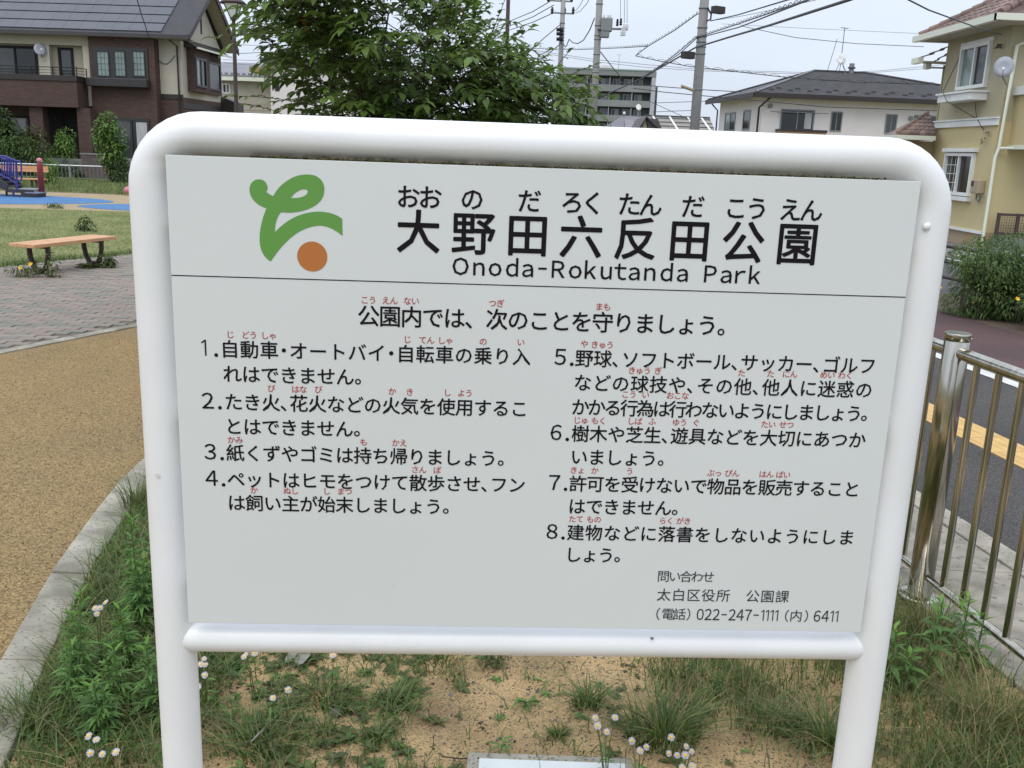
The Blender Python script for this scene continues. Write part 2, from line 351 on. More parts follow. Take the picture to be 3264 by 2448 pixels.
# loose surface aggregate on the near part of the path
def stones(name, pts, m, smin, smax, kind='stuff', flat=.6, seed=1):
    rs = np.random.RandomState(seed); n = len(pts)
    base = np.array([(1, 0, 0), (-.5, .87, 0), (-.5, -.87, 0), (0, 0, 1), (.3, .5, .55)])
    fs = np.array([(0, 1, 3), (1, 2, 3), (2, 0, 3), (0, 4, 1), (4, 3, 1), (0, 3, 4)])
    a = rs.rand(n)*2*PI; s = smin+(smax-smin)*rs.rand(n)**2
    c, d = np.cos(a), np.sin(a); X = base[None, :, :]*s[:, None, None]*(.75+.5*rs.rand(n, 5, 3))
    x = X[:, :, 0]*c[:, None]-X[:, :, 1]*d[:, None]; y = X[:, :, 0]*d[:, None]+X[:, :, 1]*c[:, None]
    V = np.stack([x, y, X[:, :, 2]*flat], 2)+np.array(pts)[:, None, :]
    F = (fs[None]+np.arange(n)[:, None, None]*5).reshape(-1, 3)
    return tag(npmesh(name, V.reshape(-1, 3), F, m), kind=kind)
pts = []
while len(pts) < 42000:
    y = 2.2+rnd.random()**1.6*6; x = -4.6+rnd.random()*3.2
    if x < kerbx(y)-.14 and x > np.interp(y, [p[1] for p in EDGE], [p[0] for p in EDGE])+.1: pts.append((x, y, -.006))
tag(stones('path_gravel', pts, 'agg', .0035, .0075, flat=.45), 'coarse tan aggregate bound into the surface of the path', 'gravel')
# kerb stones beside the bed
ke = tag(MB().box(-2, -1.9, 14, 14.1, -.05, 0).build('bed_kerb', 'concrete'), kind='structure')
js = [1.0, 1.6, 2.21, 2.81, 3.46, 4.09, 4.69, 5.29, 5.9, 6.5]
for a, b in zip(js[:-1], js[1:]):
    q = []
    for y in np.linspace(a+.004, b-.004, 4): q.append((y, kerbx(y)))
    top = .018+rnd.uniform(-.003, .003)
    mb = MB(); wv = .15
    pl = [(x-wv, y, -.06) for y, x in q]+[(x, y, -.06) for y, x in q[::-1]]
    mb.poly(pl, (0, 0, .06+top)).build('kerb_stone', 'concrete_pale', ke, .006)
# plaza with pavers
LAWN = [(-12.0, 3.5), (-9.6, 7), (-8.0, 9.8), (-6.66, 12.2), (-6.28, 13.13), (-5.69, 14.12), (-4.6, 15.2), (-3.2, 16.4)]
sheet('plaza', LAWN+[(-1.9, 14), (-2.4, 10.8)]+EDGE[::-1][1:], -.012, 'joint')
pe = tag(MB().box(-2.45, -2.4, 10.7, 10.8, -.05, 0).build('plaza_kerb', 'concrete_pale'), kind='structure')
for (x0, y0), (x1, y1) in zip(EDGE[1:-1], EDGE[2:]):
    d = Vector((x1-x0, y1-y0, 0)); n = Vector((-d.y, d.x, 0)).normalized()*.11; a = Vector((x0, y0, 0)); b = Vector((x1, y1, 0))
    L0 = d.length; m_ = max(1, round(L0/.6))
    for i in range(m_):
        p = a+d*(i/m_)+d.normalized()*.004; q = a+d*((i+1)/m_)-d.normalized()*.004
        MB().poly([(*p.xy, -.04), (*q.xy, -.04), (*(q+n).xy, -.04), (*(p+n).xy, -.04)], (0, 0, .044)).build('kerb_stone', 'concrete_pale', pe)
def xr(poly, y): return float(np.interp(y, [p[1] for p in poly], [p[0] for p in poly]))
cand = []
bl, bw_ = .2, .1
for j in range(int((15-5)/bw_)):
    y = 5+j*bw_
    for i in range(-70, -10):
        x = i*bl+(bl/2 if j % 2 else 0)
        if x+.1 < xr(EDGE, y)-.14 and x-.1 > xr(LAWN, y)+.0 and x/(y+.01) > -.66: cand.append((x, y))
cand.sort(key=lambda p: p[1]+abs(p[0])*.2)
meshes = {}
for mm_ in ('paver_a', 'paver_b', 'paver_c'):
    b_ = MB(); e = .004
    b_.poly([(-.1+e, -.05+e, -.03), (.1-e, -.05+e, -.03), (.1-e, .05-e, -.03), (-.1+e, .05-e, -.03)], (0, 0, .026))
    b_.add([(-.1+e, -.05+e, -.004), (.1-e, -.05+e, -.004), (.1-e, .05-e, -.004), (-.1+e, .05-e, -.004), (-.1+2*e, -.05+2*e, .001), (.1-2*e, -.05+2*e, .001), (.1-2*e, .05-2*e, .001), (-.1+2*e, .05-2*e, .001)], [(4, 5, 6, 7), (0, 1, 5, 4), (1, 2, 6, 5), (2, 3, 7, 6), (3, 0, 4, 7)])
    o = b_.build('paver', mm_); meshes[mm_] = o.data; bpy.data.objects.remove(o)
plz = bpy.data.objects['plaza']
rest = {m_: MB() for m_ in meshes}
vis = 0
for (x, y) in cand:
    m_ = rnd.choices(['paver_a', 'paver_b', 'paver_c'], [5, 3, 2])[0]; z = rnd.uniform(-.003, .003)
    t_ = proj_x = 1632+FPX*x/max(y, .1)
    if vis < 300 and proj_x > -60 and x/y < -.36:
        o = link('paver', meshes[m_], None, plz); o.location = (x, y, z); vis += 1
    else:
        rest[m_].add([(x+sx*.096, y+sy*.046, z+.001) for sx, sy in ((-1, -1), (1, -1), (1, 1), (-1, 1))]+[(x+sx*.097, y+sy*.047, z-.012) for sx, sy in ((-1, -1), (1, -1), (1, 1), (-1, 1))], [(0, 1, 2, 3), (0, 4, 5, 1), (1, 5, 6, 2), (2, 6, 7, 3), (3, 7, 4, 0)])
for m_, b_ in rest.items(): tag(b_.build('pavers', m_, plz), kind='stuff')
# lawn, playground surfacing, far verge
sheet('lawn', [(-40, 3.0), (-12.0, 3.5)]+LAWN[1:]+[(-1.9, 14), (-1.9, 20), (-3.5, 30), (-3.5, 34), (-40, 34)], -.016, 'lawn')
sheet('playground_surface', [(-40, 21.4), (-11.83, 21.9), (-9.0, 22.2), (-6, 22.3), (-4.5, 23.5), (-5, 27.5), (-8, 28.4), (-11.3, 28.3), (-13.3, 28.6), (-15.1, 28.3), (-40, 28.6)], -.008, 'tan_rubber')
def blob(pts, n=6):
    P = [Vector((*p, 0)) for p in pts]; o = []
    for i in range(len(P)):
        a, b, c, d = P[i-1], P[i], P[(i+1) % len(P)], P[(i+2) % len(P)]
        for k_ in range(n):
            t = k_/n; o.append(.5*((2*b)+(c-a)*t+(2*a-5*b+4*c-d)*t*t+(3*b-a-3*c+d)*t**3))
    return [(p.x, p.y) for p in o]
sheet('blue_safety_surface', blob([(-30, 26.9), (-20, 27.0), (-14.4, 26.9), (-13.1, 26.75), (-11.6, 26.3), (-10.7, 25.5), (-10.75, 24.6), (-12.3, 23.15), (-16, 22.9), (-30, 22.8)]), -.003, 'blue_rubber')
sheet('blue_safety_surface', blob([(-10.7, 23.35), (-10.4, 24.4), (-9.2, 24.9), (-7, 24.9), (-6, 23.8), (-7.5, 22.75), (-9.4, 22.6)]), -.003, 'blue_rubber')
# ------------------------------------------------------------ vegetation generators
def blades(pts, hs, m, name, parent=None, wd=.004, lean=.5, seg=3, seed=3, az=None):
    """curved tapering blades from base points"""
    rs = np.random.RandomState(seed); n = len(pts); P = np.array(pts); H = np.array(hs)
    a = rs.rand(n)*2*PI if az is None else np.array(az); ln = lean*(.3+rs.rand(n)); W = wd*(.6+.8*rs.rand(n))
    dx, dy = np.cos(a), np.sin(a); pa = a+PI/2+(rs.rand(n)-.5)*2; px, py = np.cos(pa), np.sin(pa)
    V = []
    for i in range(seg+1):
        t = i/seg; bend = ln*t*t; z = H*(t-.35*ln*t*t); r = H*bend
        wv = W*(1-t**1.5)*.5+.0002
        for sg in (-1, 1): V.append(np.stack([P[:, 0]+dx*r+px*wv*sg, P[:, 1]+dy*r+py*wv*sg, P[:, 2]+z], 1))
    V = np.stack(V, 1).reshape(-1, 3); k_ = 2*(seg+1)
    q = np.array([(2*i, 2*i+1, 2*i+3, 2*i+2) for i in range(seg)])
    F = (q[None]+np.arange(n)[:, None, None]*k_).reshape(-1, 4)
    return npmesh(name, V, F, m, parent)
def leaves(pos, dirs, lens, m, name, parent=None, width=.45, fold=.25, droop=.5, seed=4):
    """pointed, folded, drooping leaves: 8 triangles-ish as 4 quads"""
    rs = np.random.RandomState(seed); n = len(pos); P = np.array(pos); D = np.array(dirs, float); L = np.array(lens)[:, None]
    D /= np.linalg.norm(D, axis=1)[:, None]; up = np.array([0, 0, 1.])+.5*(rs.rand(n, 3)-.5)
    S = np.cross(D, up); S /= np.linalg.norm(S, axis=1)[:, None]+1e-6; U = np.cross(S, D)
    dr = (droop*(.5+rs.rand(n)))[:, None]; dn = np.array([0, 0, -1.])
    def at(t, sd): return P+D*L*t+dn*L*dr*t*t+S*L*width*.5*sd+U*L*fold*abs(sd)*.35
    ws = [(0, 0), (.28, .85), (.6, .9), (.85, .38), (1.0, 0)]
    V = []
    for t, wv in ws:
        V.append(at(t, 0)); V.append(at(t, -wv)); V.append(at(t, wv))
    V = np.stack(V, 1).reshape(-1, 3)
    q = []
    for i in range(4): q += [(3*i, 3*i+1, 3*i+4, 3*i+3), (3*i+2, 3*i, 3*i+3, 3*i+5)]
    F = (np.array(q)[None]+np.arange(n)[:, None, None]*15).reshape(-1, 4)
    return npmesh(name, V, F, m, parent)
def rdir(up=.3):
    a = rnd.random()*2*PI; return Vector((math.cos(a), math.sin(a), rnd.uniform(-.4, 1)*up)).normalized()
def bush(name, label, cat, c, size, n, m, leaf=.08, group=None, seed=1, trunk=True, lobes=7, width=.5, parent_z=0, shell=.6):
    """foliage in several offset lobes on real stems"""
    r_ = random.Random(seed); root = thing(name, label, cat, (c[0], c[1], parent_z), group)
    L = []
    for i in range(lobes):
        a = r_.random()*2*PI; h = (i+.5)/lobes; rad = math.sqrt(max(.05, 1-(2*h-1)**2*.75))*.55*r_.uniform(.4, 1)
        L.append((c[0]+math.cos(a)*size[0]*rad, c[1]+math.sin(a)*size[1]*rad, c[2]+(h-.5)*size[2]*1.5, r_.uniform(.38, .6)))
    if trunk:
        mb = MB()
        for (x, y, z, q) in L: mb.tube([(c[0], c[1], parent_z-.02), (c[0]*.7+x*.3, c[1]*.7+y*.3, parent_z+(z-parent_z)*.5), (x, y, z)], [.03*size[2], .018*size[2], .006*size[2]], 5)
        mb.build('trunk', 'bark', root)
    pos = []; dr = []; ln = []
    for i in range(n):
        x, y, z, q = r_.choice(L)
        while True:
            v = Vector((r_.uniform(-1, 1), r_.uniform(-1, 1), r_.uniform(-1, 1)))
            if .15 < v.length < 1: break
        v = v*(v.length**-shell if v.length > .3 else 1)
        if v.length > 1.15: v = v.normalized()*1.1
        p = Vector((x+v.x*size[0]*q, y+v.y*size[1]*q, z+v.z*size[2]*q*.8))
        if p.z < parent_z+.02: p.z = parent_z+.02+r_.random()*.1
        pos.append(tuple(p)); d = v.normalized()+Vector((r_.uniform(-.7, .7), r_.uniform(-.7, .7), r_.uniform(-.5, .5))); dr.append(tuple(d)); ln.append(leaf*r_.uniform(.6, 1.25))
    tag(leaves(pos, dr, ln, m, 'foliage', root, width=width, seed=seed), kind='stuff')
    return root
# ============================================================ THE PARK SIGN
YAW = .0459
SR = Matrix.Rotation(YAW, 3, 'Z'); SO = Vector((.0476, 1.5454, 1.673))
def sx(x, d, z): return SO+SR @ Vector((x, -d, z))          # x along the panel, d toward the viewer, z from the panel top
def ppx(x, y):
    n = SR @ Vector((0, -1, 0)); r = ray(x, y); t = (SO-Vector((0, 0, EYE))).dot(n)/r.dot(n)
    P = SR.transposed() @ (Vector((0, 0, EYE))+r*t-SO); return P.x, P.z
sign = thing('park_sign', 'large white tubular park notice board with a green and orange emblem and rules in Japanese', 'notice board', (SO.x, SO.y, 0))
DA = -.040                                    # tube axis lies behind the panel
arc = []
zt = .033; rc = .085; xl, xr_ = -.636, .637
for i in range(11):
    a = PI/2*i/10; arc.append((xl+rc-rc*math.cos(a), zt-rc+rc*math.sin(a)))
arcR = [(xr_-rc+rc*math.sin(PI/2*i/10), zt-rc+rc*math.cos(PI/2*i/10)) for i in range(11)]
path = [(xl, -1.80), (xl, -1.2), (xl, -.6)]+arc+[(0, zt)]+arcR+[(xr_, -.6), (xr_, -1.2), (xr_, -1.80)]
mb = MB(sx)
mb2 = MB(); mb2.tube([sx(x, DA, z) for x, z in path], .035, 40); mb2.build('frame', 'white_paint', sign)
mb2 = MB(); RX = .625
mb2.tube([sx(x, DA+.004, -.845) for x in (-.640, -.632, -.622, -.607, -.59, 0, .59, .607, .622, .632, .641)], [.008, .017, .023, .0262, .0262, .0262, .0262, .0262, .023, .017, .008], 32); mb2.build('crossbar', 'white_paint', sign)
MB(sx).box(-.6, .6, -.003, 0, -.7991, 0).build('panel', 'panel_white', sign, .0006)
# backing rails that hold the panel on the posts and the crossbar
b_ = MB(sx)
for z in (-.10, -.42, -.72): b_.box(-.60, .60, -.03, -.0035, z-.012, z+.012)
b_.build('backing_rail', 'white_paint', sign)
# moss and dirt caught along the slot above the panel
b_ = MB()
for i in range(900):
    x = -.47+1.02*rnd.random()**1.25; c = sx(x, -.010-rnd.random()*.008, .0005+rnd.random()**2*.0025); r_ = .0012+.0022*rnd.random()
    if -.42 < x < .0 and rnd.random() < .35: r_ *= 1.8
    if rnd.random() < .25*max(0, x)/.5: continue
    b_.lathe([(r_*.8, -r_*.3), (r_, 0), (r_*.3, r_*.45)], c, 5)
tag(b_.build('moss', 'moss', sign), kind='stuff')
b_ = MB(sx)
b_.lathe([(.010, 0), (.010, .0035), (.006, .006), (.001, .0068)], (0, 0, 0), 14)
bolt = b_
mb = MB(); prof = [(.0062, 0), (.0062, .003), (.004, .0048), (.0006, .0054)]
v = []; f = []
for r_, h in prof:
    for k_ in range(14):
        a = 2*PI*k_/14; v.append(tuple(sx(.622+r_*math.cos(a), -.008+h, -.0715+r_*math.sin(a))))
for i in range(3):
    for k_ in range(14): f.append((i*14+k_, i*14+(k_+1) % 14, (i+1)*14+(k_+1) % 14, (i+1)*14+k_))
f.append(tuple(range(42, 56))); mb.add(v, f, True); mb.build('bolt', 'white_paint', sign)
# dividing rule
x0, z0 = ppx(547, 878.5); x1, z1 = ppx(2880, 946)
zl = (z0+z1)/2
MB(sx).box(-.5995, .5995, .0, .0004, zl-.0008, zl+.0008).build('dividing_line', 'ink', sign)
# chip marks on the paint
for (px_, py_, r_) in ((499, 1518, .006), (2081, 2042, .0045), (1253, 1865, .003), (1300, 1815, .0016), (2125, 1680, .0014)):
    x, z = ppx(px_, py_)
    d_ = -.0045 if px_ < 520 else (-.009 if py_ > 2030 else .0)
    b_ = MB(sx); n_ = 9
    q = [(x+r_*math.cos(2*PI*i/n_)*rnd.uniform(.5, 1.1), d_+.0006, z+r_*math.sin(2*PI*i/n_)*rnd.uniform(.5, 1)) for i in range(n_)]
    b_.poly(q); b_.build('paint_chip', 'concrete_grey' if px_ > 2000 else 'chip', sign)
# emblem
Z1 = lambda x, y: (500+x/2, 450+y/2); Z2 = lambda x, y: (1600+x/2, 450+y/2)
Z3 = lambda x, y: (600+x/2, 1050+y/2); Z4 = lambda x, y: (1700+x/2, 1050+y/2); Z5 = lambda x, y: (1900+x/2.212, 1700+y/2.212)
def smooth(pts):
    """pts with corner flag; catmull-rom between corners"""
    n = len(pts); o = []
    for i in range(n):
        p0, p1, p2, p3 = pts[i-1], pts[i], pts[(i+1) % n], pts[(i+2) % n]
        if len(p1) > 2: p0 = p1
        if len(p2) > 2: p3 = p2
        a, b, c, d = [Vector(q[:2]) for q in (p0, p1, p2, p3)]
        for k_ in range(4):
            t = k_/4; o.append(.5*((2*b)+(c-a)*t+(2*a-5*b+4*c-d)*t*t+(3*b-a-3*c+d)*t**3))
    return o
OUT = [(742, 350, 1), (718, 338), (697, 322, 1), (706, 303), (703, 280), (690, 258), (668, 245), (640, 244), (613, 256), (596, 280), (591, 308), (597, 342), (614, 372), (640, 397), (670, 416), (699, 428, 1), (680, 478), (664, 540), (656, 600), (658, 660), (672, 708), (695, 742), (726, 766, 1), (755, 725), (800, 668), (860, 610), (920, 570), (980, 547), (1040, 538), (1090, 547), (1140, 571), (1184, 603, 1), (1182, 495, 1), (1150, 474), (1100, 457), (1040, 449), (980, 453), (910, 471), (850, 500), (800, 535), (753, 580, 1), (755, 540), (764, 500), (778, 470), (792, 452, 1), (850, 455), (910, 448), (970, 430), (1020, 402), (1055, 362), (1068, 312), (1060, 267), (1035, 235), (1000, 217), (950, 212), (900, 219), (850, 240), (800, 275), (765, 313)]
HOLE = [(853, 362, 1), (880, 332), (915, 311), (945, 306), (962, 318), (955, 338), (930, 353), (895, 361)]
def curve_fill(loops, name, m, d=.0005):
    c = bpy.data.curves.new('c', 'CURVE'); c.dimensions = '2D'; c.fill_mode = 'BOTH'
    for lp in loops:
        s = c.splines.new('POLY'); s.points.add(len(lp)-1); s.use_cyclic_u = True
        for i, (x, z) in enumerate(lp): s.points[i].co = (x, z, 0, 1)
    o = bpy.data.objects.new('c', c); COL.objects.link(o)
    dg = bpy.context.evaluated_depsgraph_get(); me = bpy.data.meshes.new_from_object(o.evaluated_get(dg))
    vs_ = [tuple(sx(v.co.x, d, v.co.y)) for v in me.vertices]; fs = [tuple(p.vertices) for p in me.polygons]
    bpy.data.objects.remove(o); bpy.data.curves.remove(c); bpy.data.meshes.remove(me)
    b = MB(); b.add(vs_, fs); return b.build(name, m, sign)
curve_fill([[ppx(*Z1(*p)) for p in smooth(OUT)], [ppx(*Z1(*p)) for p in smooth(HOLE)]], 'emblem', 'logo_green')
cx, cz = ppx(*Z1(991, 735)); rr = (ppx(*Z1(1087, 735))[0]-ppx(*Z1(895, 735))[0])/2
curve_fill([[(cx+rr*math.cos(2*PI*i/48), cz+rr*math.sin(2*PI*i/48)) for i in range(48)]], 'emblem', 'logo_orange')
# lettering: every glyph cached once, laid out on the panel as flat print
GC = {}
def glyph(ch, off):
    key = (ch, off)
    if key in GC: return GC[key]
    if ch == '1':           # figure one drawn plainly: stem and flag
        w_ = .062+off; v = np.array([(.42-w_/2, 0, 0), (.42+w_/2, 0, 0), (.42+w_/2, .73, 0), (.42-w_/2, .73, 0), (.24, .62, 0), (.24, .55, 0), (.42-w_/2, .64, 0)]); GC[key] = (v, [(0, 1, 2, 3, 6), (3, 4, 5, 6)]); return GC[key]
    t = bpy.data.curves.new('t', 'FONT'); t.body = ''.join(chr(ord(c)+0xFEE0) if 32 < ord(c) < 127 and c != '1' else c for c in ch); t.size = 1; t.resolution_u = 2 if off else 3
    o = bpy.data.objects.new('t', t); COL.objects.link(o); dg = bpy.context.evaluated_depsgraph_get(); dg.update()
    me = bpy.data.meshes.new_from_object(o.evaluated_get(dg))
    v = np.array([(p.co.x, p.co.y) for p in me.vertices]); f = [tuple(p.vertices) for p in me.polygons]
    bpy.data.objects.remove(o); bpy.data.curves.remove(t); bpy.data.meshes.remove(me)
    v = np.c_[v, np.zeros(len(v))]
    if off and len(v):      # bolder strokes with rounded ends: the outline laid down six times round a small circle, each a hair above the last
        K = 6; n0 = len(v); V = [v]; f0 = list(f)
        for i in range(K):
            a = 2*PI*i/K+.26; V.append(v+np.array([off*math.cos(a), off*math.sin(a), (i+1)*.00002])); f = f+[tuple(j+n0*(i+1) for j in q) for q in f0]
        v = np.concatenate(V)
    GC[key] = (v, f); return GC[key]
EM = 1.0
def put(b, ch, x, z, em, off, ink=False, wx=1):
    v, f = glyph(ch, off)
    if not len(v): return
    if ink: c = (v.min(0)+v.max(0))/2
    else: c = np.array([.5*EM, .375*EM, 0])
    c[2] = 0
    q = (v-c)*em
    b.add([tuple(sx(x+p[0]*wx, .0006+h_, z+p[1])) for p, h_ in zip(q, v[:, 2])], f)
def text(chars, em, off, m='ink', name='lettering', ink=False, d=.0006, wx=1):
    b = MB()
    for ch, x, z in chars: put(b, ch, x, z, em, off, ink, wx)
    return tag(b.build(name, m, sign), kind='stuff' if len(chars) > 1 else None)
def line(s, p0, p1, em, off, m='ink', wts=None):
    """first and last glyph centres in photo measure; advances in between"""
    (x0, z0), (x1, z1) = ppx(*p0), ppx(*p1); z = (z0+z1)/2
    ad = [(.5 if c in '、・' else 1) for c in s]
    pos = [0]
    for i in range(1, len(s)): pos.append(pos[-1]+(ad[i-1]+ad[i])/2)
    L = pos[-1]; out_ = []
    for c, p in zip(s, pos):
        x = x0+(x1-x0)*p/L
        if c == '、': x += .25*em*.9
        out_.append((c, x, z-.0012))
    return text(out_, em, off, m)
B = .012
def cz_(pts): # centre list, common height
    q = [ppx(*p) for _, p in pts]; z = sum(t[1] for t in q)/len(q); return [(c[0], t[0], z) for c, t in zip(pts, q)]
T = [('大', Z1(1667, 577)), ('野', Z1(2018, 592)), ('田', Z2(163, 598)), ('六', Z2(505, 612)), ('反', Z2(852, 627)), ('田', Z2(1195, 630)), ('公', Z2(1537, 642)), ('園', Z2(1884, 645))]
for q_ in cz_(T): text([q_], .0725, .016, name='title_character')
T = [('お', Z1(1602, 353)), ('お', Z1(1742, 358)), ('の', Z1(2010, 372)), ('だ', Z2(175, 383)), ('ろ', Z2(448, 395)), ('く', Z2(580, 398)), ('た', Z2(812, 405)), ('ん', Z2(948, 410)), ('だ', Z2(1218, 413)), ('こ', Z2(1492, 423)), ('う', Z2(1628, 426)), ('え', Z2(1840, 432)), ('ん', Z2(1974, 436))]
for q_ in cz_(T): text([q_], .0395, .013, name='title_character')
q = [('O', Z1(1935, 802)), ('n', Z1(2052, 0)), ('o', Z1(2155, 0)), ('d', Z2(62, 0)), ('a', Z2(162, 0)), ('-', Z2(256, 0)), ('R', Z2(357, 0)), ('o', Z2(465, 0)), ('k', Z2(562, 0)), ('u', Z2(662, 0)), ('t', Z2(752, 0)), ('a', Z2(840, 0)), ('n', Z2(940, 0)), ('d', Z2(1045, 0)), ('a', Z2(1147, 0)), ('P', Z2(1325, 0)), ('a', Z2(1425, 0)), ('r', Z2(1515, 0)), ('k', Z2(1607, 0))]
zb = (ppx(*Z1(1935, 854))[1]+ppx(*Z2(1600, 905))[1])/2
b = MB()
for ch, p in q:
    px_ = p[0]; x = ppx(px_, 877+(px_-1467)*.028)[0]; v, f = glyph(ch, .010); c = (v[:, 0].min()+v[:, 0].max())/2; em = .0372; kx = .5 if ch == '-' else .98
    b.add([tuple(sx(x+(a-c)*em*kx, .0006+h_, zb+y*em)) for a, y, h_ in v], f)
tag(b.build('lettering', 'ink', sign), kind='stuff')
line('公園内では、次のことを守りましょう', Z1(1350, 1115), Z2(1310, 1170), .0375, .007) if False else None
def hline(s, p0, p1, em, off=.012):   # heading: all glyphs a full advance
    (x0, z0), (x1, z1) = ppx(*p0), ppx(*p1); z = (z0+z1)/2; n = len(s)-1
    out_ = [(c, x0+(x1-x0)*i/n, z) for i, c in enumerate(s)]
    out_.append(('。', x0+(x1-x0)*(n+1)/n, z)); text(out_, em, off)
hline('公園内では、次のことを守りましょう', Z1(1350, 1115), Z2(1310, 1172), .0372)
def body(s, p0, p1, num=None, stop=False, em=.0314):
    line(s, p0, p1, em, .012)
    (x0, z0), (x1, z1) = ppx(*p0), ppx(*p1); z = (z0+z1)/2
    ad = [(.5 if c in '、・' else 1) for c in s]; L = sum(ad)-ad[0]/2-ad[-1]/2
    if stop: text([('。', x1+(x1-x0)/L, z)], em, .012)
    if num:
        d, pn = num; xn = ppx(*pn)[0]; text([(d, xn, z)], .0365, .006, ink=True, wx=.98)
        text([('.', xn+.0195, z-.0118)], .036, .012, ink=True)
body('自動車・オートバイ・自転車の乗り入', Z3(265, 122), Z3(2125, 168), ('1', Z3(100, 118)))
body('れはできません', Z3(280, 280), Z3(1000, 296), stop=True)
body('たき火、花火などの火気を使用するこ', Z3(290, 458), Z3(2110, 500), ('2', Z3(125, 455)))
body('とはできません', Z3(290, 615), Z3(995, 628), stop=True)
body('紙くずやゴミは持ち帰りましょう', Z3(300, 785), Z3(1915, 815), ('3', Z3(140, 780)), stop=True)
body('ペットはヒモをつけて散歩させ、フン', Z3(305, 955), Z3(2095, 982), ('4', Z3(150, 955)))
body('は飼い主が始末しましょう', Z3(308, 1105), Z3(1565, 1120), stop=True)
body('野球、ソフトボール、サッカー、ゴルフ', Z4(325, 182), Z4(2130, 225), ('5', Z4(172, 175)))
body('などの球技や、その他、他人に迷惑の', Z4(315, 337), Z4(2108, 378))
body('かかる行為は行わないようにしましょう', Z4(300, 492), Z4(2045, 530), stop=True)
body('樹木や芝生、遊具などを大切にあつか', Z4(300, 662), Z4(2065, 698), ('6', Z4(145, 655)))
body('いましょう', Z4(292, 808), Z4(738, 818), stop=True)
body('許可を受けないで物品を販売すること', Z4(285, 978), Z4(2030, 1015), ('7', Z4(135, 970)))
body('はできません', Z4(278, 1122), Z4(828, 1135), stop=True)
body('建物などに落書をしないようにしま', Z4(270, 1287), Z4(1995, 1325), ('8', Z4(120, 1282)))
body('しょう', Z4(255, 1430), Z4(465, 1437), stop=True)
def small(s, p0, p1, em=.0245, off=.002):
    (x0, z0), (x1, z1) = ppx(*p0), ppx(*p1); z = (z0+z1)/2; n = len(s)-1
    text([(c, x0+(x1-x0)*i/n, z) for i, c in enumerate(s) if c != '　'], em, off, 'grey_ink')
small('問い合わせ', Z5(475, 300), Z5(792, 308), .0232)
small('太白区役所　公園課', Z5(478, 430), Z5(1312, 447), .0258)
zz = (ppx(*Z5(500, 565))[1]+ppx(*Z5(1620, 587))[1])/2
def px_at(zx, zy): return ppx(*Z5(zx, zy))[0]
text([('電', px_at(507, 565), zz), ('話', px_at(588, 566), zz), ('内', px_at(1410, 582), zz)], .0243, .002, 'grey_ink')
def run(s, zx0, zx1, em):
    x0, x1 = px_at(zx0, 570), px_at(zx1, 585); b = MB(); G = [glyph(c, .005) for c in s]; ws = [.68 if c != '1' else .40 for c in s]
    tot = sum(ws)-.10; x = x0
    for c, (v_, f_), w_ in zip(s, G, ws):
        cw = w_/tot*(x1-x0); cx_ = (v_[:, 0].min()+v_[:, 0].max())/2; xc = x+(cw-.10/tot*(x1-x0))/2; b.add([tuple(sx(xc+(p[0]-cx_)*em*(.45 if c == '-' else .80 if c != '1' else .95), .0006+p[2], zz+(p[1]-.36)*em)) for p in v_], f_); x += cw
    tag(b.build('lettering', 'grey_ink', sign), kind='stuff')
run('022-247-1111', 710, 1283, .0295); run('6411', 1535, 1708, .0295)
text([('(', px_at(437, 565), zz), (')', px_at(652, 566), zz), ('(', px_at(1344, 582), zz), (')', px_at(1482, 582), zz)], .025, .002, 'grey_ink', ink=True)
FU = [(Z1, [('こう', 1350, 1015), ('えん', 1485, 1018), ('ない', 1622, 1021), ('つぎ', 2165, 1036)]), (Z2, [('まも', 645, 1058)]),
      (Z3, [('じ', 268, 35), ('どう', 390, 38), ('しゃ', 514, 42), ('じ', 1397, 66), ('てん', 1520, 70), ('しゃ', 1640, 73), ('の', 1880, 79), ('い', 2120, 84), ('び', 530, 378), ('はな', 708, 384), ('び', 830, 385), ('か', 1300, 397), ('き', 1412, 401), ('し', 1652, 405), ('よう', 1765, 408), ('かみ', 300, 706), ('も', 1118, 720), ('かえ', 1347, 725), ('さん', 1470, 896), ('ぽ', 1587, 899), ('か', 420, 1027), ('ぬし', 655, 1031), ('し', 883, 1033), ('まつ', 997, 1035)]),
      (Z4, [('や', 326, 95), ('きゅう', 440, 100), ('きゅう', 677, 264), ('ぎ', 795, 266), ('た', 1328, 280), ('た', 1513, 284), ('にん', 1635, 287), ('めい', 1875, 292), ('わく', 1990, 295), ('こう', 610, 416), ('い', 715, 418), ('おこな', 920, 424), ('じゅ', 303, 581), ('もく', 417, 584), ('しば', 646, 587), ('ふ', 757, 589), ('ゆう', 933, 595), ('ぐ', 1037, 597), ('たい', 1498, 607), ('せつ', 1614, 610), ('きょ', 281, 899), ('か', 392, 901), ('う', 614, 906), ('ぶっ', 1155, 917), ('ぴん', 1267, 919), ('はん', 1485, 925), ('ばい', 1593, 928), ('たて', 272, 1210), ('もの', 386, 1213), ('らく', 848, 1221), ('がき', 958, 1223)])]
for Z_, L_ in FU:
    for s, x, y in L_:
        X, Zz = ppx(*Z_(x, y)); st = .0128; Zz += .0007
        text([(c, X+(i-(len(s)-1)/2)*st, Zz) for i, c in enumerate(s)], .0140, .004, 'red_ink')
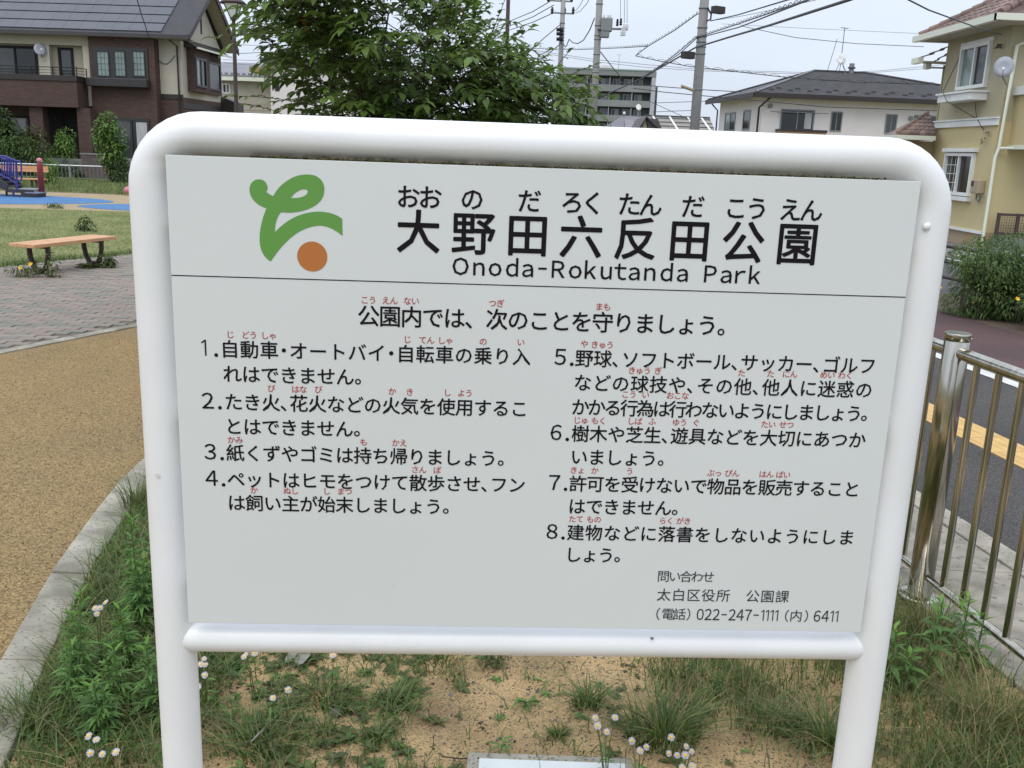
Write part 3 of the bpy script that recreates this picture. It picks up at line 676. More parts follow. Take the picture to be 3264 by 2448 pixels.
# ============================================================ STAINLESS FENCE ON ITS CONCRETE STRIP
sheetc = MB()
def cstrip(y0, y1, zt_, s0, s1):
    q = [(*LS(s0, y0), -.1), (*LS(s1, y0), -.1), (*LS(s1, y1), -.1), (*LS(s0, y1), -.1)]
    return MB().poly(q, (0, 0, .1+zt_))
fb = tag(MB().box(0, .01, 17, 17.01, -.1, -.05).build('fence_footing', 'concrete'), kind='structure')
for i in range(12):
    y0 = .2+i*1.2; cstrip(y0+.003, y0+1.197, .012, 2.20, 2.80).build('footing_slab', 'concrete', fb, .004)
for i in range(24):
    y0 = .2+i*.6; cstrip(y0+.003, y0+.597, .022, 2.803, 2.935).build('kerb_stone', 'concrete_pale', fb, .006)
FU_ = Vector((-.13, .99, 0)).normalized(); FP = Vector((1.676, 3.55, 0))
fence = thing('steel_fence', 'polished stainless steel fence with round posts beside the sidewalk', 'fence', tuple(FP))
posts = [-2.0, 0, 2.0, 4.0, 6.0]
for s in posts:
    p = FP+FU_*s; b = MB()
    b.lathe([(.0465, 0), (.0465, 1.058), (.0462, 1.0585)], p, 32); po = b.build('post', 'steel', fence)
    cp = MB(); cp.lathe([(.0472, 1.0600), (.0472, 1.0860), (.0462, 1.0880)], p, 32); cp.add([(p.x+.0462*math.cos(2*PI*k_/32), p.y+.0462*math.sin(2*PI*k_/32), 1.0884) for k_ in range(32)], [tuple(range(32))])
    for a in (-2.4, -.3): cp.tube([(p.x+.046*math.cos(a), p.y+.046*math.sin(a), 1.068), (p.x+.0495*math.cos(a), p.y+.0495*math.sin(a), 1.068)], .0035, 8)
    cp.build('post_cap', 'steel', po)
    if s < 3: MB().lathe([(.085, .010), (.085, .016), (.078, .019), (.001, .0195)], p, 24).build('base_plate', 'steel', po)
for a, b_ in zip(posts[:-1], posts[1:]):
    for h, r_, nm in ((1.016, .0235, 'top_rail'), (.105, .017, 'bottom_rail')):
        MB().tube([FP+FU_*(a+.03)+Vector((0, 0, h)), FP+FU_*(b_-.03)+Vector((0, 0, h))], r_, 20).build(nm, 'steel', fence)
    n = 14
    for i in range(n):
        s = b_-.15-i*.1308 if b_ == 0 else a+.15+i*.1308
        if b_ == 0: s = -.145-i*.1308
        p = FP+FU_*s; MB().tube([p+Vector((0, 0, .105)), p+Vector((0, 0, 1.01))], .0128, 12, False).build('baluster', 'steel', fence)
# ============================================================ PARK FURNITURE
# backless bench: three planks on two cast loop legs
bd = Vector((.29, .957, 0)).normalized(); bn = Vector((bd.y, -bd.x, 0)); bo = Vector((-5.79, 11.45, 0))
bench = thing('park_bench', 'backless light wooden bench on dark cast loop legs, weeds at its feet', 'bench', tuple(bo+bd*.72-bn*.19))
for i in range(3):
    b = MB(); o = bo-bn*(i*.13+.002); L_ = 1.44
    b.poly([tuple(o), tuple(o+bd*L_), tuple(o+bd*L_-bn*.126), tuple(o-bn*.126)], (0, 0, .045)); b.v = [(x, y, z+.34) for x, y, z in b.v]
    b.build('plank', 'bench_wood', bench, .005)
for s in (.26, 1.2):
    c = bo+bd*s-bn*.19; b = MB(); pt = []
    for t in np.linspace(0, 1, 14):
        a = PI*t; pt.append(c+bn*(.145*math.cos(a)*(1 if True else 1))*(1-.25*math.sin(a)**2)+Vector((0, 0, .335-.33*math.sin(a)**.8)))
    b.tube([Vector(p) for p in pt], .032, 8); b.tube([c+bn*.15+Vector((0, 0, .325)), c-bn*.15+Vector((0, 0, .325))], .017, 8); b.build('leg', 'cast_brown', bench)
    MB().lathe([(.05, 0), (.04, .03), (.03, .06)], c, 10).build('foot', 'cast_brown', bench)
# far bench with a back
f2 = Fr(atY(10, 590, 29.2)*Vector((1, 1, 0)) if False else (-16.0, 29.6, 0), 90)
b2 = thing('park_bench', 'wooden park bench with a backrest behind the blue play stairs', 'bench', (-15.2, 29.6, 0))
for i, z in enumerate((.52, .61)):
    MB(f2).box(0, 1.65, -.02, .01, z, z+.085).build('backrest_slat', 'bench_wood', b2)
for i in range(3): MB(f2).box(0, 1.65, .05+i*.12, .16+i*.12, .30, .33).build('seat_slat', 'bench_wood', b2)
for s in (.25, 1.25):
    b = MB(f2); b.box(s, s+.05, .3, .34, 0, .3); b.box(s+.14, s+.19, .3, .34, 0, .3); b.box(s, s+.19, .0, .36, .27, .298); b.box(s+.06, s+.12, -.05, -.02, .3, .68); b.build('leg', 'cast_brown', b2)
# play structure: blue railed stairs, dark steps, red post
pr = thing('play_structure', 'playground climbing stairs with blue rails, dark steps and a red post', 'play equipment', (-14.3, 26.2, 0))
U = lambda x, y: (x/8.295, 500+y/8.295)
PF = Fr((-14.0, 26.2, 0), 90)
def P2(x, y, d=0): s, z = PF.px(*U(x, y), d=d); return s, z
def pt(x, y, d=0): s, z = P2(x, y, d); return PF(s, d, z)
x0, zt_ = P2(340, 830); x1, _ = P2(900, 850); _, zb_ = P2(500, 905)
MB(PF).box(x0, x1+.1, -.45, .25, zb_, zt_).build('deck', 'deck_grey', pr)
MB(PF).box(x0-.02, x1+.12, .25, .29, zb_-.03, zt_-.01).build('deck_edge', 'slide_dark', pr)
b = MB(PF); s0, z0_ = P2(340, 720); s1, z1_ = P2(-400, 200); s2, z2_ = P2(-400, 560); s3, z3_ = P2(340, 900)
for d0, d1 in ((.24, .29), (-.5, -.45)): MB(PF).poly([(s0, d0, z0_), (s1, d0, z1_), (s2, d0, z2_), (s3, d0, z3_)], (0, d1-d0, 0)).build('stringer', 'slide_dark', pr)
n = 5
for i in range(n):
    t = (i+.5)/n; s = s0+(s1-s0)*t; z = z0_+(z1_-z0_)*t-.08; MB(PF).box(s-.15, s+.15, -.45, .24, z-.03, z).build('step', 'slide_dark', pr)
s4, z4_ = P2(700, 880); s5, z5_ = P2(1135, 960); s6, z6_ = P2(1135, 1095)
b = MB(PF); b.poly([(s4, .32, z4_), (s4, .32, 0), (s6, .32, 0), (s5, .32, z5_), (s5-.25, .32, z5_)], (0, -.5, 0)); b.build('step_box', 'slide_dark', pr)
MB(PF).box(s5-.32, s5+.02, -.2, .34, z5_, z5_+.03).build('step_tread', 'deck_grey', pr)
for sx0, d in ((220, .1), (485, .27)):
    s, z = P2(sx0, 900); MB(PF).tube([(s, d, 0), (s, d, z)], .03, 8).build('leg', 'blue_paint' if d > .2 else 'cast_brown', pr)
s, z = P2(985, 600, .0); st, ztp = P2(975, 110)
b = MB(); c = PF(s+.05, -.1, 0); b.lathe([(.075, 0), (.075, ztp-.08), (.068, ztp-.06), (.06, ztp-.045)], c, 16); rp = b.build('post', 'red_paint', pr)
b = MB(); b.lathe([(.02, ztp-.05), (.062, ztp-.03), (.078, ztp+.01), (.066, ztp+.055), (.03, ztp+.08), (.002, ztp+.085)], c, 16); b.build('post_cap', 'pink', rp)
# rails: posts, sloping rails, end loop
bl_ = MB(); bl_.tube([pt(450, 850, .27), pt(425, 130, .27)], .03, 8); bl_.build('rail_post', 'blue_paint', pr)
bl_ = MB(); bl_.tube([pt(-60, -20, .27), pt(120, -20, .27), pt(300, 50, .27), pt(410, 100, .27), pt(520, 115, .27), pt(560, 160, .27), pt(570, 560, .27), pt(545, 620, .27), pt(450, 630, .27)], .022, 8); bl_.build('handrail', 'blue_paint', pr)
bl_ = MB(); bl_.tube([pt(-400, -380, .27), pt(0, -10, .27), pt(270, 60, .27)], .02, 8); bl_.build('handrail', 'blue_paint', pr)
bl_ = MB(); bl_.tube([pt(440, 720, .27), pt(250, 590, .27), pt(-300, 330, .27)], .02, 8); bl_.build('lower_rail', 'blue_paint', pr)
for x in range(-200, 360, 62):
    MB().tube([pt(x, 60+max(0, -x)*-.4 if x < 200 else 80, .27), pt(x+10, 470+(x)*.42, .27)], .016, 6).build('baluster', 'blue_paint', pr)
for x in range(-180, 400, 75):
    MB().tube([pt(x, 60, -.47), pt(x+6, 500+x*.3, -.47)], .016, 6).build('baluster', 'blue_paint', pr)
bl_ = MB(); bl_.tube([pt(-300, -100, -.47), pt(110, 60, -.47), pt(400, 90, -.47)], .02, 8); bl_.build('handrail', 'blue_paint', pr)
MB(PF).box(*[P2(590, 0)[0]-.0, P2(590, 0)[0]+.0001], -.2, .2, .1, .1001)
b = MB(); c = gnd(411, 622); 
pk = thing('play_post', 'slim red play post with a pink ball end, half hidden by the sign frame', 'play equipment', tuple(c))
MB().lathe([(.045, 0), (.045, .50), (.02, .54)], c+Vector((.05, 0, 0)), 10).build('post', 'red_paint', pk)
MB().lathe([(.02, .05), (.085, .09), (.1, .15), (.085, .21), (.02, .25)], c+Vector((-.0, -.08, 0)), 12).build('ball', 'pink', pk)
# park fence in front of the brown house
ff = Fr((-14.2, 35.9, 0), -93, 1)
ff.n = Vector((0, -1, 0))
pf = thing('guard_fence', 'low metal fence with a white top rail in front of the brown brick house', 'fence', (-18, 35.9, 0))
def zrail(s): P = ff(s, 0, 0); return P
_, zr = ff.px(236, 527.5); zr = max(zr, .45)
for i in range(6):
    s = i*2.0+.35; MB(ff).box(s-.035, s+.035, -.035, .035, -.1, zr+.01).build('post', 'box_grey', pf)
    MB(ff).tube([(s, 0, zr), (s+2.0, 0, zr)], .022, 8).build('top_rail', 'white_trim', pf)
    MB(ff).tube([(s, 0, .10), (s+2.0, 0, .10)], .012, 6).build('bottom_rail', 'box_grey', pf)
    for k_ in range(1, 14):
        x = s+k_*2/14; MB(ff).tube([(x, 0, .1), (x, 0, zr)], .010, 5, False).build('baluster', 'tin_roof', pf)
# raised rough verge in front of that fence
nx, ny = 60, 14; V = []; F = []
for j in range(ny):
    y = 28.4+j*(8.0/(ny-1))
    for i in range(nx):
        x = -26+i*.42; t = min(1, (y-28.4)/2.5)
        V.append((x, y, -.012+t*.03+.02*math.sin(x*3+y)*t))
for j in range(ny-1):
    for i in range(nx-1): F.append((j*nx+i, j*nx+i+1, (j+1)*nx+i+1, (j+1)*nx+i))
tag(npmesh('verge', np.array(V), np.array(F), 'soil_green', smooth=True), kind='structure')
# street lamp
lp = atY(752, 300, 23); lx, ly = lp.x, lp.y
lm = thing('street_lamp', 'dark brown park lamp with a tapered glass lantern beside the tree', 'street lamp', (lx, ly, 0))
zb0 = atY(752, 60, 23).z; zt0 = atY(752, 12, 23).z
MB().lathe([(.075, 0), (.075, .5), (.055, .55), (.048, 2), (.044, zb0-.25), (.04, zb0-.05), (.07, zb0-.01), (.09, zb0+.02)], (lx, ly, 0), 14).build('pole', 'pole_brown', lm)
LH = .235
def ring(r_, z): return [(lx+r_*math.cos(PI/4+PI/2*k_), ly+r_*math.sin(PI/4+PI/2*k_), z) for k_ in range(4)]
a, b_ = ring(.075, zb0+.02), ring(LH, zt0)
for k_ in range(4):
    MB().tube([a[k_], b_[k_]], .013, 6).build('lantern_bar', 'pole_brown', lm)
    MB().tube([b_[k_], b_[(k_+1) % 4]], .012, 6).build('lantern_bar', 'pole_brown', lm)
MB().add(a+b_, [(0, 1, 5, 4), (1, 2, 6, 5), (2, 3, 7, 6), (3, 0, 4, 7)]).build('lantern_glass', 'lamp_glass', lm)
MB().tube([(lx, ly, zb0), (lx, ly, zb0+.2)], .03, 8).build('bulb', 'porcelain', lm)
MB().lathe([(LH*1.3, zt0), (LH*1.1, zt0+.05), (.1, zt0+.16), (.03, zt0+.22), (.01, zt0+.28)], (lx, ly, 0), 12).build('lantern_roof', 'pole_brown', lm)
MB().tube([(lx+.03, ly, atY(752, 143, 23).z), (lx+.16, ly, atY(752, 146, 23).z)], .018, 6).build('bracket', 'pole_brown', lm)
# dark slim pole behind the tree
dp = atY(1611, 285, 30); q = atY(1623, 0, 30)
dk = thing('metal_pole', 'slim dark brown metal pole rising behind the right of the tree', 'pole', (dp.x, 30, 0))
MB().lathe([(.085, 0), (.075, 3), (.06, 5), (.05, 8.2), (.02, 8.25)], (dp.x, 30, 0), 12).build('shaft', 'pole_brown', dk)
MB().lathe([(.14, 0), (.14, .04), (.09, .05), (.09, .12)], (dp.x, 30, 0), 12).build('base_flange', 'pole_brown', dk)
# ============================================================ BUILDINGS
def window(fr, root, s0, s1, z0, z1, frame='dark_frame', panes=('glass',), fw=.05, d=0, out_=.04, bars=0, sill=None):
    if s0 > s1: s0, s1 = s1, s0
    b = MB(fr); b.box(s0, s1, d-.01, d+out_, z1-fw, z1); b.box(s0, s1, d-.01, d+out_, z0, z0+fw)
    b.box(s0, s0+fw, d-.01, d+out_-.002, z0+fw, z1-fw); b.box(s1-fw, s1, d-.01, d+out_-.002, z0+fw, z1-fw)
    n = len(panes); W_ = (s1-s0-2*fw)/n
    for i in range(1, n): x = s0+fw+W_*i; b.box(x-fw*.4, x+fw*.4, d-.01, d+out_*.8, z0+fw, z1-fw)
    wo = b.build('window', frame, root)
    for i, g_ in enumerate(panes):
        x0_ = s0+fw+W_*i+(fw*.4 if i else 0); x1_ = s0+fw+W_*(i+1)-(fw*.4 if i < n-1 else 0)
        MB(fr).box(x0_, x1_, d-.004, d+.008, z0+fw, z1-fw).build('pane', g_, wo)
        if bars and g_ != 'glass_dark':
            m_ = MB(fr)
            for k_ in range(1, bars): x = x0_+(x1_-x0_)*k_/bars; m_.box(x-.006, x+.006, d+.008, d+.014, z0+fw, z1-fw)
            for k_ in range(1, bars+1): z = z0+fw+(z1-z0-2*fw)*k_/(bars+1); m_.box(x0_, x1_, d+.008, d+.015, z-.006, z+.006)
            m_.build('glazing_bar', frame, wo)
    return wo
def hip(name, fr, s0, s1, d0, d1, ze, zr, r0, r1, dr, m, root, thick=.06):
    """hip roof: eave rectangle, ridge from r0 to r1 at depth dr"""
    b = MB(fr); v = [(s0, d0, ze), (s1, d0, ze), (s1, d1, ze), (s0, d1, ze), (r0, dr, zr), (r1, dr, zr)]
    v += [(x, y, z-thick) for x, y, z in v[:4]]
    b.add(v, [(0, 1, 5, 4), (1, 2, 5), (2, 3, 4, 5), (3, 0, 4), (0, 6, 7, 1), (1, 7, 8, 2), (2, 8, 9, 3), (3, 9, 6, 0), (6, 9, 8, 7)])
    return b.build(name, m, root)
# ---------- brown brick house at the left
A3 = lambda x, y: (x/3, y/3)
HC = atY(583, 300, 40)
HF = Fr((HC.x, 40, 0), -87.4); HF.n = Vector((math.sin(math.radians(-177.4)), math.cos(math.radians(-177.4)), 0))   # s runs left from the corner, n toward the park
HS = Fr((HC.x, 40, 0), 2.6, 1)                                   # s runs back from the corner, n to the right
def h(x, y, d=0): return HF.px(*A3(x, y), d=d)
def hs(x, y, d=0): return HS.px(*A3(x, y), d=d)
house = thing('brick_house', 'two storey brown brick and cream house with solar panels on its dark roof', 'house', (HC.x, 40, 0))
ztop = h(1700, 400)[1]+.05; LEN = 12.5
dep = max(4.2, hs(2110, 500)[0])
zbelt = h(1600, 925)[1]
MB(HF).box(0, LEN, -dep, 0, -.3, zbelt).build('lower_wall', 'brick_brown', house)
MB(HF).box(0, LEN, -dep, -.001, zbelt, ztop).build('upper_wall', 'cream', house)
s1, _ = h(1490, 900)
MB(HF).box(-.02, s1, 0, .03, h(1600, 945)[1], h(1600, 900)[1]).build('belt_course', 'dark_brown', house)
# projecting brick bay
ba, _ = h(1480, 600, .45); bb, _ = h(855, 600, .45)
MB(HF).box(ba, bb, 0, .45, -.3, ztop+.1).build('bay', 'brick_brown', house)
wa, wz1 = h(1412, 462, .45); wb, wz0 = h(902, 752, .45)
wf = MB(HF).box(wa, wb, .45, .50, wz0, wz1).build('window_surround', 'dark_frame', house)
for xa, xb in ((925, 1048), (1095, 1203), (1270, 1388)):
    p, z_ = h(xa, 485, .5); q, z0_ = h(xb, 735, .5); window(HF, house, q-.03, p+.03, z0_, z_, 'dark_frame', ('glass_pale',), .04, .50, .03, bars=3)
p, z1_ = h(1440, 765, .45); q, z0_ = h(868, 825, .45)
MB(HF).box(p, q, .45, .85, z0_, z1_).build('window_box', 'dark_frame', house, .02)
p, z1_ = h(1430, 1135, .45); q, _ = h(1075, 1135, .45); window(HF, house, p, q, .1, z1_, 'dark_frame', ('glass_dark', 'glass'), .1, .45, .06)
p, q = h(1430, 1180, .47)[0], h(1300, 1180, .47)[0]; MB(HF).box(p+.05, q, .461, .466, .3, z1_-.15).build('curtain', 'curtain', house)
# balcony level: recess, columns, door and windows
_, zcap = h(500, 718, 1.3); _, zpb = h(500, 1020, 1.3); _, zcl = h(500, 770, 1.3)
pe_, _ = h(732, 800, 1.3); ze_, _ = h(858, 800, .1)
b = MB(HF); q_ = [(pe_, 1.3), (LEN, 1.3), (LEN, 1.15), (pe_+.03, 1.15), (ze_+.15, .1), (ze_, .1)]
MB(HF).poly([(a, d, zpb) for a, d in q_], (0, 0, zcl-zpb)).build('balcony_wall', 'brick_brown', house)
MB(HF).poly([(a+(-.04 if i in (0, 5) else 0), d+(.04 if i < 2 else 0), zcl) for i, (a, d) in enumerate(q_)], (0, 0, zcap-zcl)).build('balcony_cap', 'dark_brown', house)
MB(HF).poly([(pe_+.03, 1.15, zpb), (LEN, 1.15, zpb), (LEN, 0, zpb), (ze_+.15, 0, zpb)], (0, 0, .12)).build('balcony_floor', 'dark_brown', house)
for xa, xb in ((365, 470), (790, 850)):
    p, q = h(xa, 500, .3)[0], h(xb, 500, .3)[0]; MB(HF).box(q, p, .0, .3, zpb+.1, ztop+.05).build('column', 'cream', house)
MB(HF).box(h(852, 400, .3)[0], LEN, 0, .32, h(400, 425, .32)[1], ztop+.08).build('lintel', 'cream_shade', house)
p, q = h(555, 455)[0], h(700, 455)[0]; window(HF, house, q, p, zpb+.15, h(600, 455)[1], 'near_black', ('glass',), .1, .01, .05)
p, q = h(-260, 430)[0], h(350, 430)[0]; window(HF, house, q, p, zpb+.4, h(200, 440)[1], 'near_black', ('glass_dark', 'glass', 'glass'), .1, .01, .05)
for xa, xb in ((470, 555), (700, 790)):
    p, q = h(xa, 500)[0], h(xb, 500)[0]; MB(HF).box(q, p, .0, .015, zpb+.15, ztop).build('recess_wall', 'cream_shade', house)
rl = MB(HF)
for y in (645, 672, 700):
    _, z = h(600, y, 1.25); b = MB(HF); b.tube([(h(825, 670, .6)[0], .6, z), (pe_+.05, 1.22, z), (LEN, 1.22, z)], .018 if y == 645 else .010, 6); b.build('balcony_rail', 'near_black', house)
for x in (300, 500, 730): p, z = h(x, 640, 1.22); MB(HF).tube([(p, 1.22, zcap), (p, 1.22, z)], .022, 6).build('rail_post', 'near_black', house)
MB(HF).tube([(h(825, 670, .6)[0], .6, zcap), (h(825, 670, .6)[0], .6, h(825, 660, .6)[1])], .022, 6).build('rail_post', 'near_black', house)
# porch under the balcony
for xa, xb in ((285, 410), (738, 865)):
    p, q = h(xa, 1100, 1.1)[0], h(xb, 1100, 1.1)[0]; MB(HF).box(q, p, .7, 1.12, -.3, zpb).build('porch_column', 'brick_brown', house)
p, q = h(430, 1100)[0], h(738, 1100)[0]; MB(HF).box(q, p, .0, .02, -.2, zpb).build('porch_recess', 'near_black', house)
p, q = h(490, 1100)[0], h(600, 1100)[0]; MB(HF).box(q, p, .02, .06, 0, zpb-.25).build('front_door', 'near_black', house)
p, q = h(-300, 1110, .0)[0], h(290, 1110)[0]; window(HF, house, q, p, .3, h(200, 1105)[1], 'near_black', ('glass', 'glass_dark', 'glass_pale'), .1, .01, .06)
p, z_ = h(165, 1120); q, z0_ = h(270, 1345); MB(HF).poly([(p, .03, z_), (q, .03, z_+.02), (q+.02, .03, z0_), (q+.12, .03, z0_+.05)], (0, .02, 0)).build('curtain', 'curtain', house)
# lower roof band and downpipe
b = MB(); b.tube([HF(*t) for t in ((h(1660, 430, .1)[0], .5, ztop-.05), (h(1690, 455, .1)[0], .08, ztop-.22), (h(1690, 455, .1)[0], .08, 0))], .035, 8); b.build('downpipe', 'gutter_dark', house)
# roof: gable, ridge along the front
ov, rk = .65, .6
ze = ztop+.05; sR = -rk; yr = -dep/2; zr_ = ze+ (dep/2+ov)*.74
b = MB(HF)
for sgn, d_e in ((1, ov), (-1, -dep-ov)):
    b.poly([(sR, d_e, ze), (LEN+2, d_e, ze), (LEN+2, yr, zr_), (sR, yr, zr_)], (0, 0, .10))
b.build('roof', 'slate', house)
MB(HF).tube([(sR, yr, zr_+.11), (LEN+2, yr, zr_+.11)], .07, 6).build('ridge_cap', 'dark_brown', house)
b = MB(HF)
for d_e in (ov, -dep-ov): b.poly([(sR-.02, d_e, ze-.12), (sR-.02, yr, zr_-.12), (sR-.02, yr, zr_+.13), (sR-.02, d_e, ze+.13)], (.06, 0, 0))
b.build('bargeboard', 'dark_brown', house)
MB(HF).poly([(0, -.02, ze), (0, -dep+.02, ze), (0, yr, zr_-.28)], (.1, 0, 0)).build('gable_wall', 'cream', house)
MB(HF).box(sR, LEN+2, ov, ov+.12, ze-.05, ze+.07).build('gutter', 'gutter_dark', house)
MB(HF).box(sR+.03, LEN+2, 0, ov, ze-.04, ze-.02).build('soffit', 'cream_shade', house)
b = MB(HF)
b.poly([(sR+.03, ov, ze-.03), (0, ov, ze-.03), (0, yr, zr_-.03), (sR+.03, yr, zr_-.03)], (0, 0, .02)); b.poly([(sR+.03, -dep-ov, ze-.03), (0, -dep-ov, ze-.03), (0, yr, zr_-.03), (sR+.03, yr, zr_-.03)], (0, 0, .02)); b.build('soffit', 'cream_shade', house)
MB(HS).box(dep/2-.06, dep/2+.06, 0, .03, ze+.45, ze+1.15).build('gable_vent', 'dark_brown', house)
# solar panels: five rows, each panel its own piece
r0 = .35; sl = math.hypot(dep/2+ov, (dep/2+ov)*.74); ud = Vector((0, -1, .74)).normalized()
for r_ in range(5):
    for c in range(19):
        t0 = .14+r_*(sl-.50)/5; t1 = t0+(sl-.50)/5-.08; x0_ = .55+c*.66+(0 if r_ % 2 else .0)
        if x0_ > LEN+1.4: break
        P = [(x0_, ov, ze)]; q = []
        for (xx, tt) in ((x0_, t0), (x0_+.652, t0), (x0_+.652, t1), (x0_, t1)): q.append((xx, ov+ud.y*tt, ze+ud.z*tt+.11))
        MB(HF).poly(q, (0, .02, .03)).build('solar_panel', 'solar', house)
# side: brick oriel boxes with windows under their own little roof
p0_, z1_ = hs(1745, 450, .35); p1_, _ = hs(2000, 520, .35); z0_ = hs(1900, 880, .35)[1]
MB(HS).box(.55, p1_, 0, .35, z0_, z1_+.1).build('oriel', 'brick_brown', house)
p2_, _ = hs(2110, 560, .15); MB(HS).box(p1_+.01, max(p2_, p1_+.9), 0, .15, z0_, z1_+.05).build('oriel', 'brick_brown', house)
a, zt1 = hs(1862, 545, .35); c, zb1 = hs(1975, 845, .35); window(HS, house, a, c, zb1, zt1, 'dark_frame', ('glass_pale', 'glass_dark'), .09, .35, .06)
window(HS, house, p1_+.35, max(p2_, p1_+.9)-.15, zb1, zt1, 'dark_frame', ('glass_dark',), .07, .15, .05)
MB(HS).poly([(.3, .55, z1_+.1), (.3, 0, z1_+.42), (.3, 0, z1_+.1)], (max(p2_, p1_+.9)-.2, 0, 0)).build('oriel_roof', 'dark_brown', house)
MB(HS).box(.25, max(p2_, p1_+.9)+.15, .55, .62, z1_+.04, z1_+.11).build('oriel_gutter', 'cream_gutter', house)
MB(HS).box(-.02, dep, 0, .03, hs(1800, 1040)[1], hs(1800, 985)[1]).build('belt_course', 'dark_brown', house)
a, z_ = hs(2075, 940, .4); MB(HS).poly([(dep-.2, 0, z_+.15), (dep-.2, .7, z_-.1), (dep-.2, .7, z_-.5), (dep-.2, 0, z_-.5)], (1.0, 0, 0)).build('porch_hood', 'dark_brown', house)
MB().tube([HF(h(1482, 530, .02)[0]+.0, .03, h(1482, 530)[1])]+[HF(h(1482+x, 530, .02)[0], .03, h(1482+x, 530+85*math.sin(PI*min(1, x/190)))[1]) for x in (30, 70, 110, 150, 190)], .012, 5).build('cable_run', 'wire', house)
# dish on the balcony
dc = HF(h(382, 470, .5)[0], .5, h(382, 470, .5)[1])
ds = thing('satellite_dish', 'small pale satellite dish fixed on the balcony of the brown brick house', 'satellite dish', tuple(dc))
def dish(root, c, r_, nrm, name='reflector', m='dish'):
    n = Vector(nrm).normalized(); a = n.cross(Vector((0, 0, 1))).normalized(); b2_ = a.cross(n); v = []; f = []
    K = 24
    for off in (0, -.012):
        for i, (q, dz) in enumerate(((0, -.12), (.5, -.09), (1, 0))):
            for k_ in range(K): g = 2*PI*k_/K; v.append(tuple(Vector(c)+(a*math.cos(g)*.93+b2_*math.sin(g))*r_*max(q, .01)+n*(dz*r_*1.2+off)))
    for lay in (0, 1):
        for i in range(2):
            for k_ in range(K): o = lay*3*K; f.append((o+i*K+k_, o+i*K+(k_+1) % K, o+(i+1)*K+(k_+1) % K, o+(i+1)*K+k_))
    for k_ in range(K): f.append((2*K+k_, 2*K+(k_+1) % K, 5*K+(k_+1) % K, 5*K+k_))
    b = MB(); b.add(v, f, True); b.build(name, m, root)
    lo = Vector(c)-b2_*r_*.95; hd = Vector(c)+n*r_*.95-b2_*r_*.35
    MB().tube([lo, hd], r_*.035, 6).build('arm', 'box_grey', root); MB().tube([hd-n*.04, hd+n*.04], r_*.13, 8).build('receiver', 'white_trim', root)
dish(ds, dc, .24, (.75, -1, .35)); MB().tube([dc-Vector((0, -.05, .05)), dc+Vector((-.1, .3, -.4))], .02, 6).build('mount', 'box_grey', ds)
# garden wall and gate pier beyond the park fence
gf = Fr((-20, 36.8, 0), 90)
gw = thing('garden_wall', 'dull brown brick garden wall between the park fence and the brick house', 'wall', (-16, 36.8, 0))
a, zt2 = gf.px(262, 492); c, _ = gf.px(345, 492)
MB(gf).box(a, c, -.12, .12, -.3, zt2).build('wall_pier', 'garden_brick', gw)
MB(gf).box(-4, a, -.1, .1, -.3, gf.px(200, 505)[1]).build('low_wall', 'concrete_grey', gw)
MB(gf).box(c, c+4, -.1, .1, -.3, gf.px(400, 505)[1]).build('low_wall', 'concrete_grey', gw)
MB(gf).box(a-.03, c+.03, -.15, .15, zt2, zt2+.05).build('coping', 'concrete_grey', gw)
# ---------- small grey roofed house and cream building behind the tree
G1 = Fr((-24, 62, 0), 90)
gh = thing('small_house', 'low pale house with a grey metal roof behind the street lamp', 'house', (-15, 62, 0))
V4 = lambda x, y: (700+x/4.1475, y/4.1475)
a, ze1 = G1.px(*V4(0, 1010)); c, _ = G1.px(*V4(665, 1050)); _, zr1 = G1.px(*V4(300, 915))
MB(G1).box(a-5, c+.2, -5, 0, -1, ze1-.1).build('wall', 'cream', gh)
b = MB(G1); b.poly([(a-5.4, .5, ze1), (c+.6, .5, ze1-.0), (c+.6, -2.5, zr1+.5), (a-5.4, -2.5, zr1+.5)], (0, 0, .08)); b.poly([(a-5.4, -5.5, ze1), (c+.6, -5.5, ze1), (c+.6, -2.5, zr1+.5), (a-5.4, -2.5, zr1+.5)], (0, 0, .08)); b.build('roof', 'tin_roof', gh)
MB(G1).box(a-5.4, c+.6, .5, .6, ze1-.25, ze1-.02).build('gutter', 'cream_gutter', gh)
for i in range(30): x = a-1+i*.36; MB(G1).box(x, x+.18, .3, .42, ze1+.1, ze1+.22).build('snow_guard', 'tin_roof', gh) if x < c+.4 else None
q, z_ = G1.px(*V4(30, 1100)); q2, z0_ = G1.px(*V4(145, 1240)); window(G1, gh, q, q2, z0_, z_, 'white_trim', ('glass', 'glass_pale'), .09)
b = MB(G1)
for i in range(5): z = z0_-.6-i*.35; b.box(a-4, c, 0, .02, z, z+.03)
b.build('siding_joint', 'cream_shade', gh)
cb = thing('cream_building', 'plain cream plastered building half hidden behind the left of the tree', 'house', (-13.5, 56, 0))
G2 = Fr((-14.9, 56, 0), 90)
a, z_ = G2.px(*V4(668, 870)); c, _ = G2.px(1120, 300); 
MB(G2).box(a, c, -6, 0, -1, G2.px(*V4(700, 830))[1]).build('wall', 'white_wall', cb)
MB(G2).box(a-1.1, a+.2, -5, .3, G2.px(*V4(600, 960))[1], G2.px(*V4(600, 890))[1]).build('eave', 'wood_clad', cb)
MB(G2).box(a-.5, c+.3, -6.3, .3, G2.px(*V4(700, 830))[1], G2.px(*V4(700, 830))[1]+.25).build('roof', 'grey_roof', cb)
MB(G2).box(a+.25, a+.5, 0, .03, G2.px(*V4(690, 1200))[1], G2.px(*V4(690, 1040))[1]).build('window', 'dark_frame', cb)
window(G2, cb, a+4.6, a+5.8, G2.px(*V4(690, 1300))[1], G2.px(*V4(690, 1100))[1], 'dark_frame', ('glass', 'glass_dark'))
